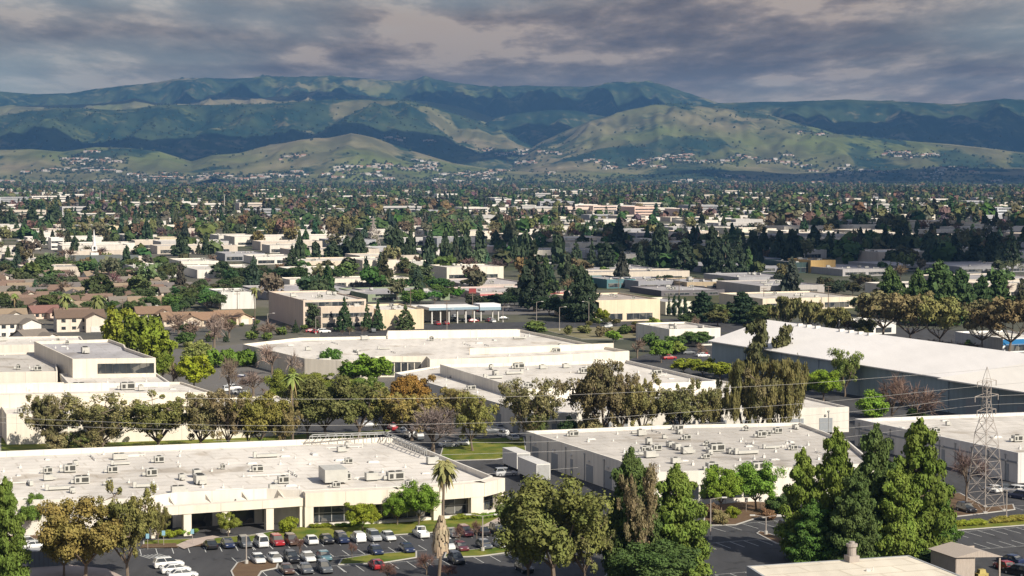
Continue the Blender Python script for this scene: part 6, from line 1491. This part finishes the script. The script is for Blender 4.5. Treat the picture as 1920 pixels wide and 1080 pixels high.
for vv in np.arange(900, 9300, 24):
    st_ = 24 if vv < 2200 else 26 + (vv - 2200) * .008
    for uu in np.arange(-2700, 4200, st_):
        C_ = U[:2] * (uu + random.uniform(-10, 10)) + V[:2] * (vv + random.uniform(-10, 10)); X, Y = C_
        if Y < 920 or Y > 9000 or abs(X) > Y * .268 + 15: continue
        pr = .34 if Y < 1400 else (.50 if Y < 2000 else (.66 if Y < 3000 else .85)); pr *= 1 if Y < 4000 else max(.35, 4000 / Y)
        dz = noise.fractal((X / 260, Y / 420, 7.7), .8, 2, 3)
        if random.random() > pr * (1.05 + dz * 1.9): continue
        CAND.append((Y, X))
CAND.sort(); KMAX = {'redwood': 200, 'oak': 20, 'gum': 200, 'bare': 150}; used = {}; rest = []
for Y, X in CAND:
    k, c, ds_, hgt, wr = pick(X, Y)
    if not free(X, Y, 6) or inpoly(np.array([X, Y]), ROADP): continue
    hgt *= random.uniform(.5, 1.2) * (1 + .45 * noise.noise((X / 420, Y / 500, 1.7)) + (.12 if Y > 2500 else 0)); c = tuple(q * random.uniform(.75, 1.3) for q in c)
    if used.get(ds_, 0) < KMAX[k] and Y < 3300:
        used[ds_] = used.get(ds_, 0) + 1
        tree(k, (X, Y, 0), hgt, hgt * wr, c, 2, desc=ds_)
    else: rest.append((X, Y, 0, hgt, wr * hgt, c, k))
print('rest', len(rest), used)
def mass(name, L_, n, label):      # one object for what nobody could count
    r = np.random.default_rng(3); A = np.array([(a[0], a[1], a[2], a[3], a[4]) for a in L_]); C_ = np.array([a[5] for a in L_]); k = len(A)
    if not k: return
    con = np.array([a[6] == 'redwood' for a in L_])
    i_ = np.repeat(np.arange(k), n); m_ = len(i_); u = r.normal(size=(m_, 3)); u /= np.linalg.norm(u, axis=1)[:, None]
    t_ = r.random(m_); ax = A[i_]; w_ = ax[:, 4] * .5; h = ax[:, 3]
    z = np.where(con[i_], .08 + .9 * t_, .55 + .42 * u[:, 2]); rad = np.where(con[i_], (1 - t_) ** .8 * .95 + .05, .9)
    p = np.stack([ax[:, 0] + u[:, 0] * w_ * rad, ax[:, 1] + u[:, 1] * w_ * rad, ax[:, 2] + h * z], -1)
    nn = u + r.normal(size=(m_, 3)) * .4; nn[:, 2] += .3; nn /= np.linalg.norm(nn, axis=1)[:, None]; a = np.cross(nn, r.normal(size=(m_, 3))); a /= np.linalg.norm(a, axis=1)[:, None]; b_ = np.cross(nn, a)
    s = (np.minimum(w_, h * .5) * r.uniform(.35, .7, m_) * math.sqrt(24 / n))[:, None]
    q = np.stack([p - a * s - b_ * s, p + a * s - b_ * s * .7, p + a * s * .8 + b_ * s, p - a * s + b_ * s * .6], 1).reshape(-1, 3); q[:, 2] = np.maximum(q[:, 2], np.repeat(ax[:, 2], 4) - 1)
    cc = np.repeat(np.concatenate([C_[i_], np.ones((m_, 1))], 1), 4, axis=0)
    me = npmesh(name, q, np.arange(m_ * 4).reshape(-1, 4), [M['leafvc']], cols=cc); o = bpy.data.objects.new(name, me); COL.objects.link(o); tag(o, label, kind='stuff'); return o
mass('woods', rest, 44, 'distant tree belts of the valley floor')
# trees scattered over the hills
hr = []; r2 = np.random.default_rng(9)
for _ in range(9000):
    Y = r2.uniform(9000, 12800); X = (r2.uniform(-30, 1950) - 960) / F * Y; z = hill_at(X, Y)
    if z < 6 and Y > 9600: continue
    jj = (960 + X / Y * F - pxs[0]) / (pxs[1] - pxs[0]); ii = (Y - D0) / (ds[1] - ds[0]); wv = wood[int(min(ND - 1, ii)), int(jj)]
    if r2.random() > .04 + wv * .5 and z > 40: continue
    h = r2.uniform(5, 10); hr.append((X, Y, z, h, h * 1.4, (.045, .065, .03) if r2.random() < .7 else (.08, .085, .04), 'oak'))
mass('hill_oaks', hr, 10, 'oaks dotted over the far hillsides')
# houses of the foothills: the largest as things, the others as one mass
def hill_house(X, Y, z, sc_, wc):
    pass
hm_, hr_ = house_mesh(15, 10, 4.5, 2.0); hm_.add(hr_.v, hr_.f, 1)
o = hm_.build('src', [M['plain'], M['tile']]); hh_me = o.data; bpy.data.objects.remove(o)
# second material slot takes the same object colour: the roofs are terracotta or grey
M['tileg'] = mat('roof_tile_far', lambda t, b: mul(t, mixc(t, nd(t, 'ShaderNodeObjectInfo').outputs['Random'], (.42, .24, .17, 1), (.40, .36, .33, 1)), objcol(t), 1, 1) if False else mixc(t, nd(t, 'ShaderNodeObjectInfo').outputs['Random'], (.36, .20, .14, 1), (.34, .31, .28, 1)), .9, .1)
hh_me.materials[1] = M['tileg']
HS = []; r3 = np.random.default_rng(17)
for (cx, cy, rx, ry, n) in ((185, 302, 60, 12, 70), (140, 322, 120, 10, 60), (330, 335, 170, 8, 120), (520, 332, 160, 8, 60), (760, 318, 170, 12, 130), (880, 326, 90, 8, 60), (990, 290, 90, 14, 50), (1290, 304, 80, 12, 80), (790, 262, 70, 12, 16), (560, 300, 40, 8, 10), (1160, 312, 70, 8, 30), (1430, 302, 110, 12, 36), (1560, 322, 200, 12, 60), (1720, 292, 70, 8, 40), (1530, 258, 30, 6, 6), (1820, 325, 140, 10, 40), (60, 345, 200, 6, 60), (700, 345, 500, 5, 90), (1400, 345, 500, 6, 100)):
    pts_ = []
    while len(pts_) < n:           # houses stand along short streets that follow the slope
        sx_, sy_ = r3.normal(cx, rx * .5), r3.normal(cy, ry * .5); sl = r3.uniform(-.12, .12); m_ = int(r3.integers(4, 11)); gap = r3.uniform(3.6, 5.5)
        pts_ += [(sx_ + (j - m_ / 2) * gap + r3.normal() * .5, sy_ + (j - m_ / 2) * gap * sl + r3.normal() * .35) for j in range(m_)]
    for px_, py_ in pts_[:n]:
        # march along the view line to the land
        hit = None; d_ = ray(px_, py_); d_ = d_ / d_[1]
        for Y in np.arange(7200, 14500, 60):
            X = d_[0] * Y; zz = H + d_[2] * Y; g_ = hill_at(X, Y) if Y > 8950 else 0
            if zz <= g_ + 2: hit = (X, Y, max(g_, 0)); break
        if hit: HS.append(hit)
gt = []
for (X, Y, z) in HS:
    for _ in range(3):
        x_, y_ = X + r3.normal() * 28, Y + r3.normal() * 40; h = r3.uniform(6, 11); gt.append((x_, y_, max(hill_at(x_, y_), 0) if Y > 8950 else 0, h, h * 1.3, (.05, .07, .035) if r3.random() < .6 else (.10, .095, .05), 'oak'))
mass('garden_trees', gt, 12, 'garden trees between the houses of the foothills')
r3.shuffle(HS); HS = sorted(HS, key=lambda q: q[1]); hn = 0
random.seed(77)
restH = []
for i, (X, Y, z) in enumerate(HS):
    if hn < 215:
        o = bpy.data.objects.new('hillside_house', hh_me); COL.objects.link(o); o.location = (X, Y, z - 1.5); o.rotation_euler = (0, 0, random.uniform(-.6, .6)); k = random.uniform(.8, 1.5); o.scale = (k, k, k * 1.15); o.color = (*random.choice(((.50, .47, .43), (.44, .38, .32), (.46, .35, .29), (.66, .64, .62))), 1)
        o['label'] = 'tiny pale house at the foot of the far hills'; o['category'] = 'house'; o['group'] = 'tiny pale houses at the foot of the far hills'; hn += 1
    else: restH.append((X, Y, z))
mb = MB(); CL = []
for (X, Y, z) in restH:
    a = random.uniform(-.6, .6); ca, sa = math.cos(a), math.sin(a); k = random.uniform(.8, 1.6); n0 = len(mb.v)
    mb.add([(X + (x * ca - y * sa) * k, Y + (x * sa + y * ca) * k, z - 1.5 + zz * k * 1.15) for x, y, zz in hm_.v], hm_.f)
    wc = random.choice(((.50, .47, .43), (.44, .38, .32), (.46, .35, .29), (.66, .64, .62))); rc = random.choice(((.36, .20, .14), (.34, .31, .28), (.5, .45, .4)))
    nw = 8 + 6; CL += [wc] * nw + [rc] * (len(mb.v) - n0 - nw)
o = mb.build('hill_villages', M['farwall']); ca_ = o.data.color_attributes.new('tint', 'FLOAT_COLOR', 'POINT'); ca_.data.foreach_set('color', np.array([(*c, 1) for c in CL], np.float32).ravel())
tag(o, 'villages of pale houses scattered up the far hills', kind='stuff')
# ------------------------------------------------------------------ labels for the repeats
LM = [('the near colonnaded warehouse', 560, 960), ('the tall palm', 822, 1000), ('the twin pines', 1225, 1000), ('the grey roofed warehouse', 1300, 850), ('the big pine row', 1620, 940), ('the steel pylon', 1847, 850), ('the tower block', 180, 690), ('the orange tree', 768, 740), ('the cream warehouse', 820, 650), ('the teal hall', 1600, 690),
      ('the big leafy row', 262, 620), ('the date palms', 150, 575), ('the pale end wall', 448, 565), ('the peach store', 630, 592), ('the blue edged canopy', 850, 592), ('the very tall redwood', 1001, 520), ('the cream store', 1180, 580), ('the right pine group', 1770, 540), ('the church tower', 177, 465), ('the lone dark redwood', 562, 470),
      ('the dark hedge belt', 620, 525), ('the thin pylon', 700, 435), ('the dark conifer row', 850, 460), ('the terracotta offices', 1150, 395), ('the pale lattice pylon', 1281, 425), ('the orange fronted building', 1545, 500), ('the teal walled hall', 1166, 533), ('the long pinkish building', 1515, 408), ('the tan window band block', 1775, 423), ('the pale blue office', 1895, 400), ('the upper left office', 95, 376), ('the cream three storey block', 602, 412), ('the white upper centre block', 940, 380)]
ORD = ['first', 'second', 'third', 'fourth', 'fifth', 'sixth', 'seventh', 'eighth', 'ninth', 'tenth', 'eleventh', 'twelfth']
NUM = ['one', 'two', 'three', 'four', 'five', 'six', 'seven', 'eight', 'nine', 'ten', 'eleven', 'twelve']
bk = {}
bpy.context.view_layer.update()
for o, desc, grp in PENDING:
    p = o.matrix_world.translation; x, y = proj(p)
    L0 = min(LM, key=lambda l: abs(l[1] - x) + 2.2 * abs(l[2] - y)); dx, dy = x - L0[1], (y - L0[2]) * 2.2
    rel = ('left of' if dx < 0 else 'right of') if abs(dx) > abs(dy) else ('behind' if dy < 0 else 'in front of')
    bk.setdefault((desc, rel, L0[0], grp), []).append((x, o))
for (desc, rel, lm, grp), v_ in bk.items():
    v_.sort(key=lambda q: q[0]); n = len(v_)
    for i, (x, o) in enumerate(v_):
        if n == 1: lb = f'{desc} {rel} {lm}'; o['group'] = grp
        elif n <= 12: lb = f'{desc}, {ORD[i]} from the left of {NUM[n - 1]} {rel} {lm}'; o['group'] = grp
        else: lb = f'{desc} in the cluster {rel} {lm}'; o['group'] = f'{desc}s {rel} {lm}'
        if len(lb.split()) > 16: lb = lb.replace('from the left of', 'from left of')
        if len(lb.split()) > 16: lb = f'{desc}, {ORD[i]} of {NUM[n - 1]} {rel} {lm}'
        o['label'] = lb
